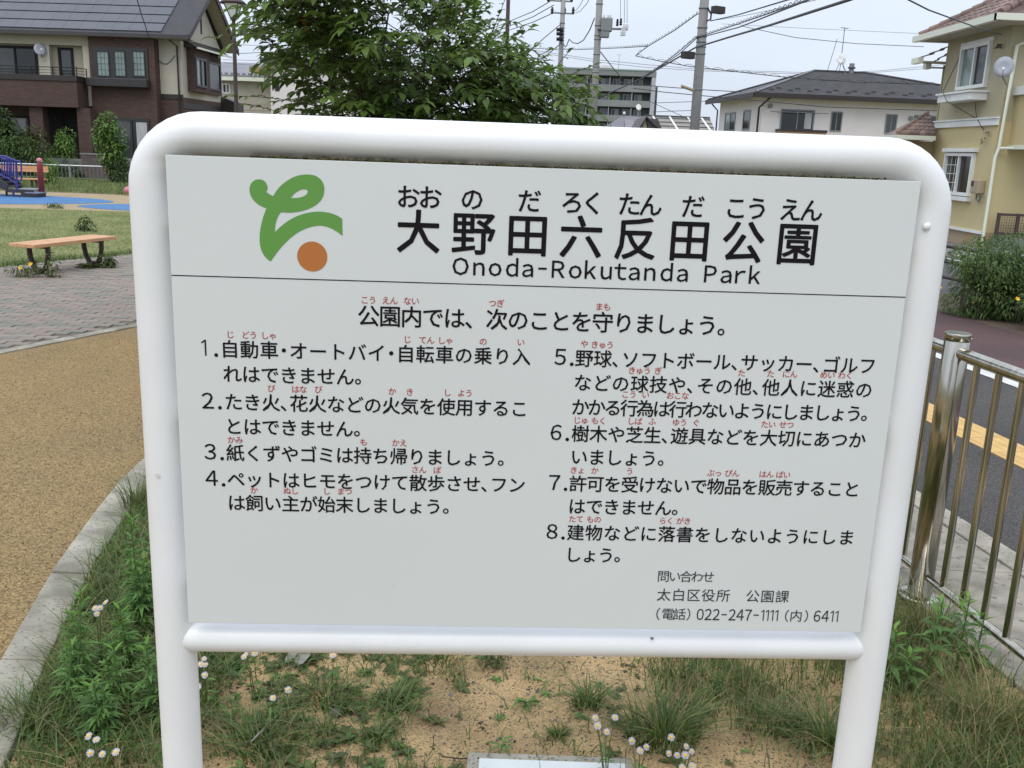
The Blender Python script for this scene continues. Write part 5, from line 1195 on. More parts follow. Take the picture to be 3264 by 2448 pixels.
for x in (1925, 1938, 1945): p = atY(x, 57, 45.8); MB().lathe([(.05, 0), (.03, .05), (.05, .1), (.02, .15)], p, 8).build('bushing', 'porcelain', ct)
MB().tube([atY(1905, 91, 45.8), atY(2000, 93, 45.8)], .05, 6).build('crossarm', 'box_grey', P2_)
for x, y, m in ((1968, 72, 'near_black'), (1979, 70, 'near_black'), (1990, 86, 'porcelain'), (1999, 86, 'porcelain'), (1982, 104, 'porcelain'), (1990, 103, 'porcelain')):
    p = atY(x, y, 45.6); MB().lathe([(.04, -.15), (.07, -.1), (.04, -.05), (.07, 0), (.04, .05), (.06, .1), (.02, .16)], p, 8).build('insulator', m, P2_)
P1, x1 = pole('farthest concrete utility pole, with two crossarms of insulators', 1793, 5, 1778, 390, 60, .17, .115, 15)
for y in (44, 75, 90, 100, 110, 120, 130): band(P1, x1, 60, y, .165, 1788)
for yy, xa, xb in ((42, 1757, 1830), (3, 1745, 1825)):
    a, c = atY(xa, yy-2, 60), atY(xb, yy+2, 60); MB().tube([a, c], .05, 6).build('crossarm', 'box_grey', P1)
    for x in ((xa+3), (xa+xb)/2+6, xb-3): p = atY(x, yy-3, 60); MB().lathe([(.05, -.1), (.1, -.02), (.06, .05), (.1, .1), (.04, .3)], p, 8).build('insulator', 'dark_brown', P1)
for y in (95, 108, 125): c = atY(1787, y, 59.8); MB().tube([c-Vector((.25, 0, 0)), c+Vector((.15, 0, 0))], .1, 8).build('cable_joint', 'near_black', P1)
def cable(label, pts, r_=.012, m='wire', wavy=0, sag=0, group=None):
    """pts: (photo x, photo y, distance) way points in space"""
    P = [atY(*p) for p in pts]; Q = []
    for i in range(len(P)-1):
        n = 10
        for k_ in range(n):
            t = k_/n; q = P[i].lerp(P[i+1], t); q.z -= sag*4*t*(1-t); Q.append(q)
    Q.append(P[-1]); t = thing('overhead_cable', label, 'cable', tuple(P[0]), group)
    MB().tube(Q, r_*.85, 5).build('strand', m, t)
    if wavy:
        W = []; L_ = 0
        for i in range(len(Q)-1):
            seg = (Q[i+1]-Q[i]).length; n = max(2, int(seg/.12))
            for k_ in range(n):
                q = Q[i].lerp(Q[i+1], k_/n); ph = (L_+seg*k_/n)*2*PI/.6; q = q+Vector((0, .03*math.cos(ph), wavy*(.5+.5*math.sin(ph)))); W.append(q)
            L_ += seg
        MB().tube(W, r_*.45, 4, False).build('spiral_hanger', m, t)
    return t
cable('thick black cable sweeping past the nearest pole toward upper right', [(1860, 335, 50), (1945, 296, 46), (2050, 248, 41), (2143, 194, 36), (2216, 152, 33), (2330, 117, 27), (2450, 82, 22), (2700, 2, 15), (2790, -30, 14)], .032)
cable('looped cable bundle just above the thick black cable', [(2050, 246, 41), (2110, 206, 38), (2160, 168, 35), (2216, 120, 33), (2252, 110, 32), (2355, 76, 27), (2450, 43, 22), (2600, -10, 17)], .018, wavy=.06)
cable('second strand of the cable bundle running beside the first', [(2060, 243, 41), (2165, 172, 35), (2220, 122, 33), (2258, 113, 32), (2352, 88, 27), (2400, 70, 24), (2450, 50, 22), (2590, -5, 17)], .02)
cable('cable leaving the nearest pole level with its upper box', [(2264, 67, 33), (2350, 48, 27), (2450, 18, 22), (2550, -12, 19)], .02)
cable('thin cable under the upper box cable', [(2270, 66, 33), (2360, 52, 27), (2460, 32, 22), (2600, 0, 19)], .008, 'wire_pale')
cable('spiral hung cable falling left from the nearest pole top', [(2225, 43, 33), (2150, 97, 37), (2066, 147, 42), (1990, 152, 48), (1850, 158, 58), (1700, 155, 64), (1600, 147, 72)], .02, wavy=.085)
cable('spiral hung cable doubling back then crossing low to the right', [(2066, 147, 42), (2025, 178, 43), (2110, 196, 42), (2200, 212, 42), (2510, 247, 42), (2729, 262, 42), (3010, 270, 42)], .02, wavy=.085)
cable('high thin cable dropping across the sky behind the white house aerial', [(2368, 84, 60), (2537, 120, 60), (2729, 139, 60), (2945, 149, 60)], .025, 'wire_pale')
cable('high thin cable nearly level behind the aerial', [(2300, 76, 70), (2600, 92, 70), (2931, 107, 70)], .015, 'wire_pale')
cable('thin cable left of the white house gutter, upper one', [(1960, 262, 52), (2092, 275, 48), (2238, 286, 46), (2363, 293, 46)], .022)
cable('dark cable crossing in front of the white house wall', [(2018, 281, 46), (2110, 293, 46), (2238, 305, 46), (2407, 320, 46), (2633, 341, 46), (2993, 353, 46)], .022)
cable('thin service line climbing to the second pole from the apartments', [(1912, 163, 46), (1945, 205, 52), (1980, 248, 60)], .03)
cable('wire running left from the top crossarm of the farthest pole, upper', [(1752, 5, 60), (1700, 36, 63), (1585, 84, 75), (1470, 125, 90)], .03)
cable('wire running left from the top crossarm of the farthest pole, middle', [(1765, 16, 60), (1700, 53, 63), (1600, 92, 75), (1500, 132, 90)], .03)
cable('wire running left from the lower crossarm of the farthest pole', [(1770, 38, 60), (1700, 70, 63), (1600, 104, 75), (1500, 140, 90)], .03)
cable('drooping cable left of the farthest pole through the twigs', [(1786, 78, 60), (1738, 118, 55), (1700, 152, 50), (1650, 200, 42), (1600, 250, 36)], .03)
cable('lower drooping cable left of the farthest pole through the twigs', [(1792, 135, 60), (1750, 170, 55), (1710, 205, 50), (1640, 262, 40)], .035)
cable('slack cable looping between the two farther poles', [(1795, 138, 60), (1800, 149, 59), (1806, 146, 58), (1814, 125, 56), (1826, 136, 54), (1842, 139, 52), (1860, 128, 50), (1880, 95, 47), (1895, 58, 46)], .03)
cable('three phase wire rising from the transformer, left one', [(1978, 70, 45.6), (1978, -20, 45.6)], .014, 'wire_pale')
cable('three phase wire rising from the transformer, middle one', [(1990, 78, 45.6), (1991, -20, 45.6)], .014, 'wire_pale')
cable('three phase wire rising from the transformer, right one', [(1999, 80, 45.6), (1999, -20, 45.6)], .014, 'wire_pale')
cable('wire arcing from the farthest pole to the top of the picture', [(1835, 42, 60), (1850, 35, 55), (1870, 12, 50), (1882, -10, 48)], .018)
cable('wire arcing from the farthest pole beside the first arc', [(1835, 35, 60), (1850, 15, 55), (1862, -8, 50)], .018)
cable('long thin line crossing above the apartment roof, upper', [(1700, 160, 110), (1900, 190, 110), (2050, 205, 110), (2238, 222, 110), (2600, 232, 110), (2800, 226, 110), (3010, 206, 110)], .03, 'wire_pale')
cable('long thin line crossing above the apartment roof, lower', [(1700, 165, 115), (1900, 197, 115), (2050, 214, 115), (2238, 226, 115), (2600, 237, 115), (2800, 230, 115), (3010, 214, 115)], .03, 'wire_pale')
cable('thin line over the low roofs toward the white house, upper', [(2090, 328, 60), (2150, 326, 60), (2262, 322, 60)], .02)
cable('thin line over the low roofs toward the white house, lower', [(2080, 357, 60), (2150, 354, 60), (2210, 352, 60)], .02)
cable('service line slanting down right past the apartment end wall', [(2064, 320, 60), (2130, 350, 60), (2200, 382, 58)], .02)
cable('service drop to the yellow house from the top of the picture', [(2885, -6, 14), (2960, 32, 15), (3050, 65, 17), (3120, 90, 19), (3190, 110, 20.5)], .014)
cable('cable crossing the solar roof of the brick house', [(436, -4, 32), (452, 50, 34), (466, 90, 36), (475, 122, 38.5)], .02)
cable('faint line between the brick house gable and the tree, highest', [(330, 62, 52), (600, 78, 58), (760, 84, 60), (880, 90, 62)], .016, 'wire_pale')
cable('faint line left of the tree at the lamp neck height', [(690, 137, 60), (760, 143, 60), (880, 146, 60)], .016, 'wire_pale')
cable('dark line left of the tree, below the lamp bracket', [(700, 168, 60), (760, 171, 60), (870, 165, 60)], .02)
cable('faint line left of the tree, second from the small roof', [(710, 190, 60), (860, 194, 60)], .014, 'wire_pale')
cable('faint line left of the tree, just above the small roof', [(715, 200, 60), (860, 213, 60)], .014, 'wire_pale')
# ============================================================ ROADSIDE RAIL, SHRUBS, TACTILE STRIP
tp = tag(MB().box(0, .01, -7, -6.9, -.05, -.04).build('tactile_paving', 'tactile'), kind='structure')
proto = None
for i in range(46):
    y0 = .2+i*.3
    if proto is None:
        b = MB(); b.poly([(0, 0, -.004), (.3, 0, -.004), (.3, .296, -.004), (0, .296, -.004)], (0, 0, .006))
        for k_ in range(4): x = .045+k_*.07; b.add([(x-.012, .02, .002), (x+.012, .02, .002), (x+.012, .276, .002), (x-.012, .276, .002), (x-.007, .026, .007), (x+.007, .026, .007), (x+.007, .27, .007), (x-.007, .27, .007)], [(4, 5, 6, 7), (0, 1, 5, 4), (1, 2, 6, 5), (2, 3, 7, 6), (3, 0, 4, 7)])
        o = b.build('tactile_tile', 'tactile'); proto = o.data; bpy.data.objects.remove(o)
    o = link('tactile_tile', proto, None, tp); o.location = (*LS(3.85, y0), 0); o.rotation_euler = (0, 0, math.atan(.16))
gr = thing('guard_rail', 'brown three bar roadside guard rail behind the flowering shrubs', 'guard rail', (*LS(7.2, 12), 0))
for h_ in (.656, .455, .25):
    MB().tube([Vector((*LS(7.77, y), h_)) for y in (2, 8, 14, 20, 28)], .026, 10).build('rail', 'rail_brown', gr)
for y in (3, 6, 9, 15.5, 18, 21, 24): MB().tube([Vector((*LS(7.83, y), -.05)), Vector((*LS(7.83, y), .72))], .045, 10).build('post', 'rail_brown', gr)
# ============================================================ VEGETATION
# the big loose shrub-like tree behind the sign
tree = thing('tree', 'leafy green tree with drooping pointed leaves rising behind the notice board', 'tree', (-1.05, 9.0, 0))
rt = random.Random(11); TY = 9.0
def crown_ok(px_, py_):   # outline of the crown as it stands, in photo measure at the tree's distance
    L_ = np.interp(py_, [-120, 0, 60, 130, 200, 260, 330, 420, 520], [880, 855, 855, 880, 925, 975, 1020, 1035, 1040])
    R_ = np.interp(py_, [-200, -60, 0, 60, 140, 200, 260, 330, 400, 520], [1200, 1380, 1455, 1475, 1510, 1610, 1740, 1810, 1840, 1830])
    return L_+rt.uniform(-25, 25) < px_ < R_+rt.uniform(-30, 30)
def scr(P):
    v = R3.transposed() @ (P-Vector((0, 0, EYE))); return 1632+FPX*v.x/-v.z, 1224-FPX*v.y/-v.z
def crown_in(q):
    x_, y_ = scr(q); return crown_ok(x_, y_) and q.z < 4.3
stems = [(-1.05+.1*math.cos(a), 9+.1*math.sin(a)) for a in np.linspace(0, 5.2, 7)]
tk_ = MB(); twig = MB(); pos = []; dr = []; ln = []
def branch(p, d, L_, r_, depth):
    pts_ = [p]; q = p.copy(); dd = d.normalized()
    n = 5
    for i in range(n):
        dd = (dd+Vector((rt.uniform(-.18, .18), rt.uniform(-.18, .18), rt.uniform(-.06, .14)))).normalized(); q = q+dd*(L_/n)
        if q.z > 1.2 and not crown_in(q): break
        pts_.append(q.copy())
    if len(pts_) < 2: pts_.append(p+d.normalized()*.02)
    n = len(pts_)-1
    (tk_ if depth == 0 else twig).tube(pts_, [r_*(1-.75*i/n) for i in range(n+1)], 6 if depth < 2 else 4, False)
    return pts_
def add_twig(p, d, L_, droop=.15, n_leaf=7, lf=.085):
    q = p.copy(); dd = d.normalized(); pts_ = [q.copy()]
    for i in range(n_leaf):
        dd = (dd+Vector((rt.uniform(-.12, .12), rt.uniform(-.12, .12), -droop*.35+rt.uniform(-.05, .05)))).normalized(); q = q+dd*(L_/n_leaf); pts_.append(q.copy())
        sd = dd.cross(Vector((0, 0, 1))).normalized()*(1 if i % 2 else -1)
        o = (dd*.7+sd*rt.uniform(.5, 1.1)+Vector((0, 0, rt.uniform(-.1, .45)))).normalized()
        pos.append(tuple(q)); dr.append(tuple(o)); ln.append(lf*rt.uniform(.6, 1.25)*(.8 if i == 0 else 1))
    pos.append(tuple(q)); dr.append(tuple(dd+Vector((0, 0, .2)))); ln.append(lf)
    twig.tube(pts_, .0028, 4, False)
cnt = 0
anch = []
for i in range(15):
    s = rt.choice(stems); a = rt.random()*2*PI; out2 = rt.uniform(.12, .62)
    p = Vector((s[0], s[1], 0)); d = Vector((math.cos(a)*out2, math.sin(a)*out2*.8, 1))
    pt_ = branch(p, d, rt.uniform(2.2, 3.9), .022, 0)
    for k_ in range(2, len(pt_)):
        for m_ in range(3):
            a2 = rt.random()*2*PI; d2 = Vector((math.cos(a2), math.sin(a2), rt.uniform(.1, .9)))
            b2_ = branch(pt_[k_], d2, rt.uniform(.5, 1.0), .006, 1); anch += b2_[1:]
def scr(P):
    v = R3.transposed() @ (P-Vector((0, 0, EYE))); return 1632+FPX*v.x/-v.z, 1224-FPX*v.y/-v.z
tries = 0
while cnt < 3000 and tries < 90000:
    tries += 1
    base = rt.choice(anch) if rt.random() < .35 else Vector((rt.uniform(-3.0, 1.0), TY+rt.uniform(-1.25, 1.35), rt.uniform(1.2, 3.9)))
    p = base+Vector((rt.uniform(-.15, .15), rt.uniform(-.15, .15), rt.uniform(-.1, .2)))
    x_, y_ = scr(p)
    if not crown_ok(x_, y_) or p.z < .9: continue
    # clumps and gaps
    g_ = math.sin(p.x*4.1+p.z*2.3)*math.sin(p.z*4.7-p.y*2.9)*math.cos(p.y*3.7+p.x*1.3)
    if g_ < -.16 and p.z > 1.7: continue
    e_ = Vector((p.x+1.1, (p.y-TY), (p.z-1.9)*.6)); e_ = e_.normalized() if e_.length > .05 else Vector((0, 0, 1))
    add_twig(p, (e_+Vector((rt.uniform(-.7, .7), rt.uniform(-.7, .7), rt.uniform(-.1, .8)))), rt.uniform(.24, .45), .25, 8, .112); cnt += 1
# protruding shoots
for (xa, ya, xb, yb, dd_) in ((960, 330, 755, 265, 8.2), (900, 365, 800, 320, 8.2), (880, 130, 690, 62, 8.4), (1700, 300, 1800, 175, 8.5), (1600, 260, 1700, 160, 8.6), (1640, 330, 1865, 300, 8.4), (1780, 330, 1885, 370, 8.5), (1780, 260, 1880, 200, 8.7), (1520, 200, 1590, 60, 8.8), (1560, 240, 1660, 150, 8.8), (1700, 380, 1850, 240, 8.6), (1560, 130, 1595, 0, 8.8), (1740, 370, 1820, 320, 8.3)):
    A_, B_ = atY(xa, ya, dd_), atY(xb, yb, dd_-.1); add_twig(A_, B_-A_, (B_-A_).length*1.08, .1, max(7, int((B_-A_).length/.05)), .085)
tk_.build('trunk', 'bark', tree); tag(twig.build('twigs', 'bark', tree), kind='stuff')
tag(leaves(pos, dr, ln, 'leaf', 'foliage', tree, width=.54, droop=.45, seed=9), kind='stuff')
op = [tuple(atY(x, y, 8.0)) for x, y in ((955, 60), (985, 55), (975, 95), (960, 85), (1455, 15))]
tag(leaves(op, [(.5, -.5, -.2)]*5, [.1]*5, 'leaf_orange', 'orange_leaves', tree), kind='stuff')
# garden plants at the brick house
def at_g(x, Y): p = atY(x, 500, Y); return p.x
bush('garden_tree', 'small lime green layered maple in front of the brick house bay', 'tree', (at_g(352, 34.3), 34.3, 1.5), (.62, .45, .95), 1500, 'leaf_lime', .12, seed=3, lobes=13, width=.8, shell=.2)
bush('garden_tree', 'dark green bushy tree at the far left by the brick house porch', 'tree', (at_g(12, 37.5), 37.5, 1.5), (.85, .6, .95), 2200, 'leaf_far', .13, seed=4, lobes=9, width=.7)
bush('garden_shrub', 'yellow green shrub left of the brick house porch', 'shrub', (at_g(112, 37.3), 37.3, 1.15), (.85, .5, .75), 2200, 'leaf_olive', .11, seed=5)
bush('garden_shrub', 'pale leafy shrub in front of the brick house doorway', 'shrub', (at_g(215, 37.4), 37.4, 1.25), (.6, .4, .6), 1000, 'leaf_lime', .11, seed=6)
bush('garden_shrub', 'dark hedge shrub behind the white railed fence', 'shrub', (at_g(170, 36.5), 36.5, .4), (1.4, .3, .5), 1800, 'leaf_far', .1, seed=7)
bush('garden_shrub', 'low dark green shrub at the foot of the small maple', 'shrub', (at_g(378, 34.0), 34.0, .55), (.62, .5, .55), 1500, 'leaf_far', .1, seed=8)
bush('weed_clump', 'tall green weed clump right of the red play post', 'weed', (at_g(150, 31.5), 31.5, .42), (.45, .35, .45), 1300, 'leaf_lime', .09, seed=9, lobes=9, width=.3)
bush('garden_shrub', 'dark mass of shrubs left behind the blue stairs', 'shrub', (at_g(40, 36.4), 36.4, .7), (1.6, .4, .8), 2400, 'leaf_far', .12, seed=10, lobes=10)
# roadside shrubs at the right
def tallshrub(label, c, size, n, m, seed, tips=9, leaf=.055):
    t = bush('roadside_shrub', label, 'shrub', c, size, n, m, leaf, group=None, seed=seed, lobes=11, width=.34)
    r_ = random.Random(seed+50); pos = []; dr = []; ln = []; st = MB()
    for i in range(tips):
        x, y = c[0]+r_.uniform(-.8, .8)*size[0], c[1]+r_.uniform(-.8, .8)*size[1]; h_ = c[2]+size[2]*r_.uniform(.55, 1.05)
        st.tube([(x, y, .1), (x+r_.uniform(-.05, .05), y, h_)], [.006, .003], 4, False)
        for k_ in range(34):
            z = h_-.36*(k_/34); a = k_*2.4; pos.append((x, y, z)); up_ = .9-.9*k_/34; dr.append((math.cos(a), math.sin(a), up_+.15)); ln.append(leaf*(.7+.6*k_/34))
    tag(st.build('stems', 'bark', t), kind='stuff'); tag(leaves(pos, dr, ln, 'leaf_lime', 'shoots', t, width=.25, droop=.2, seed=seed), kind='stuff')
    return t
S1 = tallshrub('bushy roadside shrub with tall upright shoots beside the notice board frame', (5.65, 11.1, .42), (.80, .65, .50), 11000, 'leaf_shrub', 21, 16)
S2 = tallshrub('dense roadside shrub with a yellow flower at the right edge of the picture', (6.25, 10.3, .42), (.90, .75, .56), 13000, 'leaf_shrub', 22, 20)
S3 = tallshrub('low spreading roadside shrub behind the flowering ones', (6.75, 11.4, .35), (.8, .7, .55), 7000, 'leaf_olive', 23, 8)
def flower5(b, c, r_, nrm=(0, -.7, .6)):
    n = Vector(nrm).normalized(); a = n.cross(Vector((0, 0, 1))).normalized(); u = a.cross(n)
    for k_ in range(5):
        g = 2*PI*k_/5; d = a*math.cos(g)+u*math.sin(g); s = n.cross(d); c0 = Vector(c)
        b.add([tuple(c0), tuple(c0+d*r_*.6+s*r_*.35+n*.01), tuple(c0+d*r_+n*.015), tuple(c0+d*r_*.6-s*r_*.35+n*.01)], [(0, 1, 2, 3)])
for (x, y, r_, root, Y_) in ((3242, 954, .026, S2, 9.4), (2998, 918, .015, S1, 10.3), (3100, 966, .008, S1, 10.2)):
    b = MB(); flower5(b, atY(x, y, Y_), r_); b.build('flower', 'flower_yellow', root)
# --- weeds at the bench feet and on the lawn
def rosette(label, c, r_, n=16, m='grass', h_=.5, name='weed_clump', wd=.35, seed=0, cat='weed'):
    rr_ = random.Random(seed); t = thing(name, label, cat, tuple(c)); pos = []; dr = []; ln = []
    for i in range(n): a = i*2.4+rr_.uniform(-.3, .3); pos.append((c[0]+rr_.uniform(-.01, .01), c[1]+rr_.uniform(-.01, .01), c[2]+.004)); dr.append((math.cos(a), math.sin(a), h_*rr_.uniform(.2, 1.5))); ln.append(r_*rr_.uniform(.6, 1.15))
    leaves(pos, dr, ln, m, 'leaves', t, width=wd, droop=.35, seed=seed); return t
c = gnd(120, 882); t = bush('weed_clump', 'small weeds with yellow flowers at the near bench leg', 'weed', (c.x-.12, c.y-.05, .07), (.28, .15, .10), 260, 'leaf_olive', .05, seed=31, trunk=False, width=.3)
for x, y in ((66, 855), (98, 843)): p = atY(x, y, c.y-.1); b = MB(); flower5(b, p, .03); b.build('flower', 'flower_yellow', t); MB().tube([p, (p.x+.02, p.y, 0)], .003, 4).build('stem', 'grass', t)
t = bush('weed_clump', 'wispy grey green weed right of the near bench leg', 'weed', (c.x+.18, c.y-.02, .12), (.13, .1, .2), 160, 'leaf_olive', .04, seed=32, trunk=False)
c = gnd(312, 850); rosette('broad leaved weed flattened round the far bench leg', (c.x-.05, c.y-.1, 0), .22, 26, 'leaf_olive', .35, seed=33); 
bush('weed_clump', 'upright leafy weed right of the far bench leg', 'weed', (c.x+.14, c.y-.05, .08), (.13, .1, .12), 150, 'leaf_olive', .06, seed=34, trunk=False)
c = gnd(280, 737); bush('weed_clump', 'dark green weed standing alone on the lawn behind the bench', 'weed', (c.x, c.y, .12), (.2, .15, .16), 240, 'leaf_far', .07, seed=35, trunk=False, width=.4)
c = gnd(172, 663); bush('weed_clump', 'low weed at the far edge of the lawn', 'weed', (c.x, c.y, .05), (.25, .1, .06), 160, 'leaf_far', .06, seed=36, trunk=False, width=.4)
# --- lawn grass and far rough grass
def scatter(n, x0, x1, y0, y1, ok, zf=lambda x, y: -.016, pw=1.0):
    o = []
    while len(o) < n:
        y = y0+(y1-y0)*rnd.random()**pw; x = x0+(x1-x0)*rnd.random()
        if ok(x, y): o.append((x, y, zf(x, y)))
    return o
inview = lambda x, y: -.60 < x/y < -.34
lp_ = scatter(52000, -13.5, -3.5, 9.5, 22.0, lambda x, y: inview(x, y) and x < xr(LAWN, y)-.05 and y < 21.8+(x+12)*.1, pw=1.2)
tag(blades(lp_, [.03+.035*rnd.random() for _ in lp_], 'grass_lawn', 'lawn_grass', wd=.012, lean=.9, seg=2), 'short patchy yellow green lawn grass beyond the bench', 'grass', kind='stuff')
lp_ = scatter(15000, -21, -10, 28.6, 35.6, lambda x, y: inview(x, y), pw=.8)
tag(blades(lp_, [.10+.16*rnd.random() for _ in lp_], 'grass_rough', 'rough_grass', wd=.022, lean=.7, seg=2), 'rough taller grass along the foot of the far fence', 'grass', kind='stuff')
ep = []
for _ in range(2600):
    t_ = rnd.random()*5; i = min(int(t_)+1, len(LAWN)-2); f_ = t_-int(t_); a, b_ = LAWN[i], LAWN[i+1]; x = a[0]+(b_[0]-a[0])*f_-abs(rnd.gauss(0, .16)); ep.append((x, a[1]+(b_[1]-a[1])*f_+rnd.gauss(0, .05), -.012))
tag(blades(ep, [.05+.05*rnd.random() for _ in ep], 'grass', 'lawn_edge_grass', wd=.008, lean=.8, seg=2), 'darker grass creeping over the edge of the paving', 'grass', kind='stuff')
# --- the planting bed
def bedok(x, y, m_=0): return kerbx(y)+.01+m_ < x < LS(2.2, y)[0]-m_
def bedscatter(n, x0, x1, y0, y1, dens): return scatter(n, x0, x1, y0, y1, lambda x, y: bedok(x, y) and rnd.random() < dens(x, y), bedz)
def nz(x, y): return .5+.25*math.sin(x*6.3+1.1*y)+.25*math.sin(y*8.1-x*3.3+.7)
left = lambda x, y: (1 if x < -.85 else .0)*(.35+.65*nz(x, y))*(1 if y > 2.4 else .6)
lp_ = bedscatter(27000, -1.95, -.75, 2.2, 6.5, lambda x, y: left(x, y))
tag(blades(lp_, [.04+.12*rnd.random()**1.5 for _ in lp_], 'grass', 'bed_grass', wd=.0045, lean=1.1, seg=4, seed=11), 'tangled green grass beside the kerb stones left of the sign', 'grass', kind='stuff')
lp_ = bedscatter(2600, -1.95, -.75, 2.2, 6.5, lambda x, y: left(x, y))
tag(blades(lp_, [.06+.12*rnd.random() for _ in lp_], 'grass_dry', 'dry_grass', wd=.0035, lean=1.3, seg=4, seed=12), 'dry straw blades among the grass left of the sign', 'grass', kind='stuff')
right = lambda x, y: min(1, max(0, (x-.50+.12*math.sin(y*5))/.25))*(.12+.88*nz(x*1.3, y)**1.5)*(.08 if (x-.80)**2/.05+(y-2.42)**2/.07 < 1 else 1)
lp_ = bedscatter(13000, .35, 1.95, 2.2, 5.5, lambda x, y: right(x, y)*(1 if x > 1.15 else .6))
tag(blades(lp_, [.04+.13*rnd.random()**1.8 for _ in lp_], 'grass', 'bed_grass', wd=.004, lean=1.0, seg=4, seed=13), 'long thin green grass right of the sign by the fence', 'grass', kind='stuff')
lp_ = bedscatter(1700, .45, 1.95, 2.2, 5.5, right)
tag(blades(lp_, [.08+.20*rnd.random()**1.6 for _ in lp_], 'grass_dry', 'dry_grass', wd=.003, lean=.7, seg=4, seed=14), 'tall dry seeding grass stalks by the steel fence', 'grass', kind='stuff')
lp_ = bedscatter(1700, -.85, .6, 2.2, 4.8, lambda x, y: .15+.85*(nz(x*2, y*2) > .72)+.4*(y > 3.1 and nz(x, y) > .5))
tag(blades(lp_, [.03+.07*rnd.random() for _ in lp_], 'grass', 'bed_grass', wd=.004, lean=1.4, seg=3, seed=15), 'sparse grass shoots on the bare sandy soil', 'grass', kind='stuff')
lp_ = bedscatter(3500, -1.0, .9, 3.25, 6.5, lambda x, y: nz(x, y)*(1 if x < -.3 or x > .5 else .45))
tag(blades(lp_, [.06+.1*rnd.random() for _ in lp_], 'grass', 'bed_grass', wd=.0045, lean=1.2, seg=3, seed=16), 'grass growing across the back of the sandy bed', 'grass', kind='stuff')
# low leafy ground cover (clover, chickweed)
lp_ = bedscatter(3600, -1.9, -.55, 2.25, 4.5, lambda x, y: .3*(x > -.85)+.7*left(x, y))
tag(leaves(lp_, [tuple(rdir(.6)) for _ in lp_], [.014+.016*rnd.random() for _ in lp_], 'leaf_olive', 'ground_cover', width=.7, droop=.2, seed=17), 'low leafy weeds covering the soil left of the sign', 'weeds', kind='stuff')
# mixed small weeds, seedlings and dead stems between the tufts
def seedlings(name, n, x0, x1, y0, y1, dens, m, L0, L1, wd, label, seed, k=7, up=.5):
    rs = random.Random(seed); P = bedscatter(n, x0, x1, y0, y1, dens); pos = []; dr = []; ln = []
    for (x, y, z) in P:
        s_ = rs.uniform(L0, L1); a0 = rs.random()*6.28
        for i in range(rs.randint(4, k)): a = a0+i*2.4; pos.append((x, y, z+.003)); dr.append((math.cos(a), math.sin(a), up*rs.uniform(.1, 1.6))); ln.append(s_*rs.uniform(.6, 1.2))
    tag(leaves(pos, dr, ln, m, name, width=wd, droop=.3, seed=seed), label, 'weeds', kind='stuff')
nearpost = lambda x, y: (1 if x < -.25 and y > 2.2 else .12)*(.3+.7*nz(x*2.1, y*1.7))
seedlings('small_weeds', 300, -.75, .75, 2.2, 4.6, lambda x, y: nearpost(x, y)+.12*(nz(x*3, y*3) > .6), 'mugwort', .015, .045, .30, 'small green seedlings dotted over the sandy soil', 201)
seedlings('small_weeds', 330, -.75, -.1, 2.25, 3.9, nearpost, 'leaf_olive', .02, .05, .42, 'mixed broad leaved weeds growing right of the left sign post', 202)
seedlings('small_weeds', 260, .3, 1.9, 2.2, 4.4, lambda x, y: .3+.7*nz(x*2, y*2), 'leaf_olive', .015, .04, .35, 'low broad leaved weeds among the right hand grass', 203)
seedlings('small_weeds', 420, -1.85, -.8, 2.3, 4.6, lambda x, y: 1, 'mugwort', .03, .06, .28, 'low leafy shoots under the mugwort plants', 204, up=1.2)
lp_ = bedscatter(520, -1.2, 1.9, 2.2, 4.4, lambda x, y: .25+.75*(abs(x) > .35))
tag(blades(lp_, [.05+.16*rnd.random()**2 for _ in lp_], 'dead_stem', 'dead_stems', wd=.0028, lean=1.7, seg=4, seed=205), 'bent brown dead stems lying in the weeds', 'stems', kind='stuff')
lp_ = bedscatter(900, -.72, -.12, 2.2, 3.8, nearpost)
tag(blades(lp_, [.03+.10*rnd.random() for _ in lp_], 'grass', 'bed_grass', wd=.004, lean=1.3, seg=4, seed=206), 'loose grass right of the left sign post', 'grass', kind='stuff')
# pebbles and grit
lp_ = scatter(3000, -1.2, 1.2, 2.15, 4.2, lambda x, y: bedok(x, y), bedz)
tag(stones('pebbles', lp_, 'pebble_dark', .0018, .010, seed=2), 'small dark pebbles scattered on the sandy soil', 'pebbles')
lp_ = scatter(7000, -1.2, 1.2, 2.15, 4.2, lambda x, y: bedok(x, y), bedz)
tag(stones('grit', lp_, 'pebble_tan', .002, .006, seed=3), 'fine tan grit on the sandy soil', 'grit')
for lab, x, y, r_ in (('pale round stone behind the sandy patch', 1372, 2137, .016), ('blue grey stone near the pale stone of the sandy patch', 1278, 2298, .012), ('flat dark stone left of the two leafy tufts', 1072, 2278, .024), ('dark angular stone below the middle tuft', 1085, 2364, .013)):
    c = gnd(x, y); b = MB(); b.lathe([(r_*.6, -.003), (r_, r_*.2), (r_*.8, r_*.5), (r_*.3, r_*.62)], (c.x, c.y, bedz(c.x, c.y)), 7); tag(b.build('stone', 'pebble_tan' if 'pale' in lab else 'pebble_dark'), lab, 'stone')
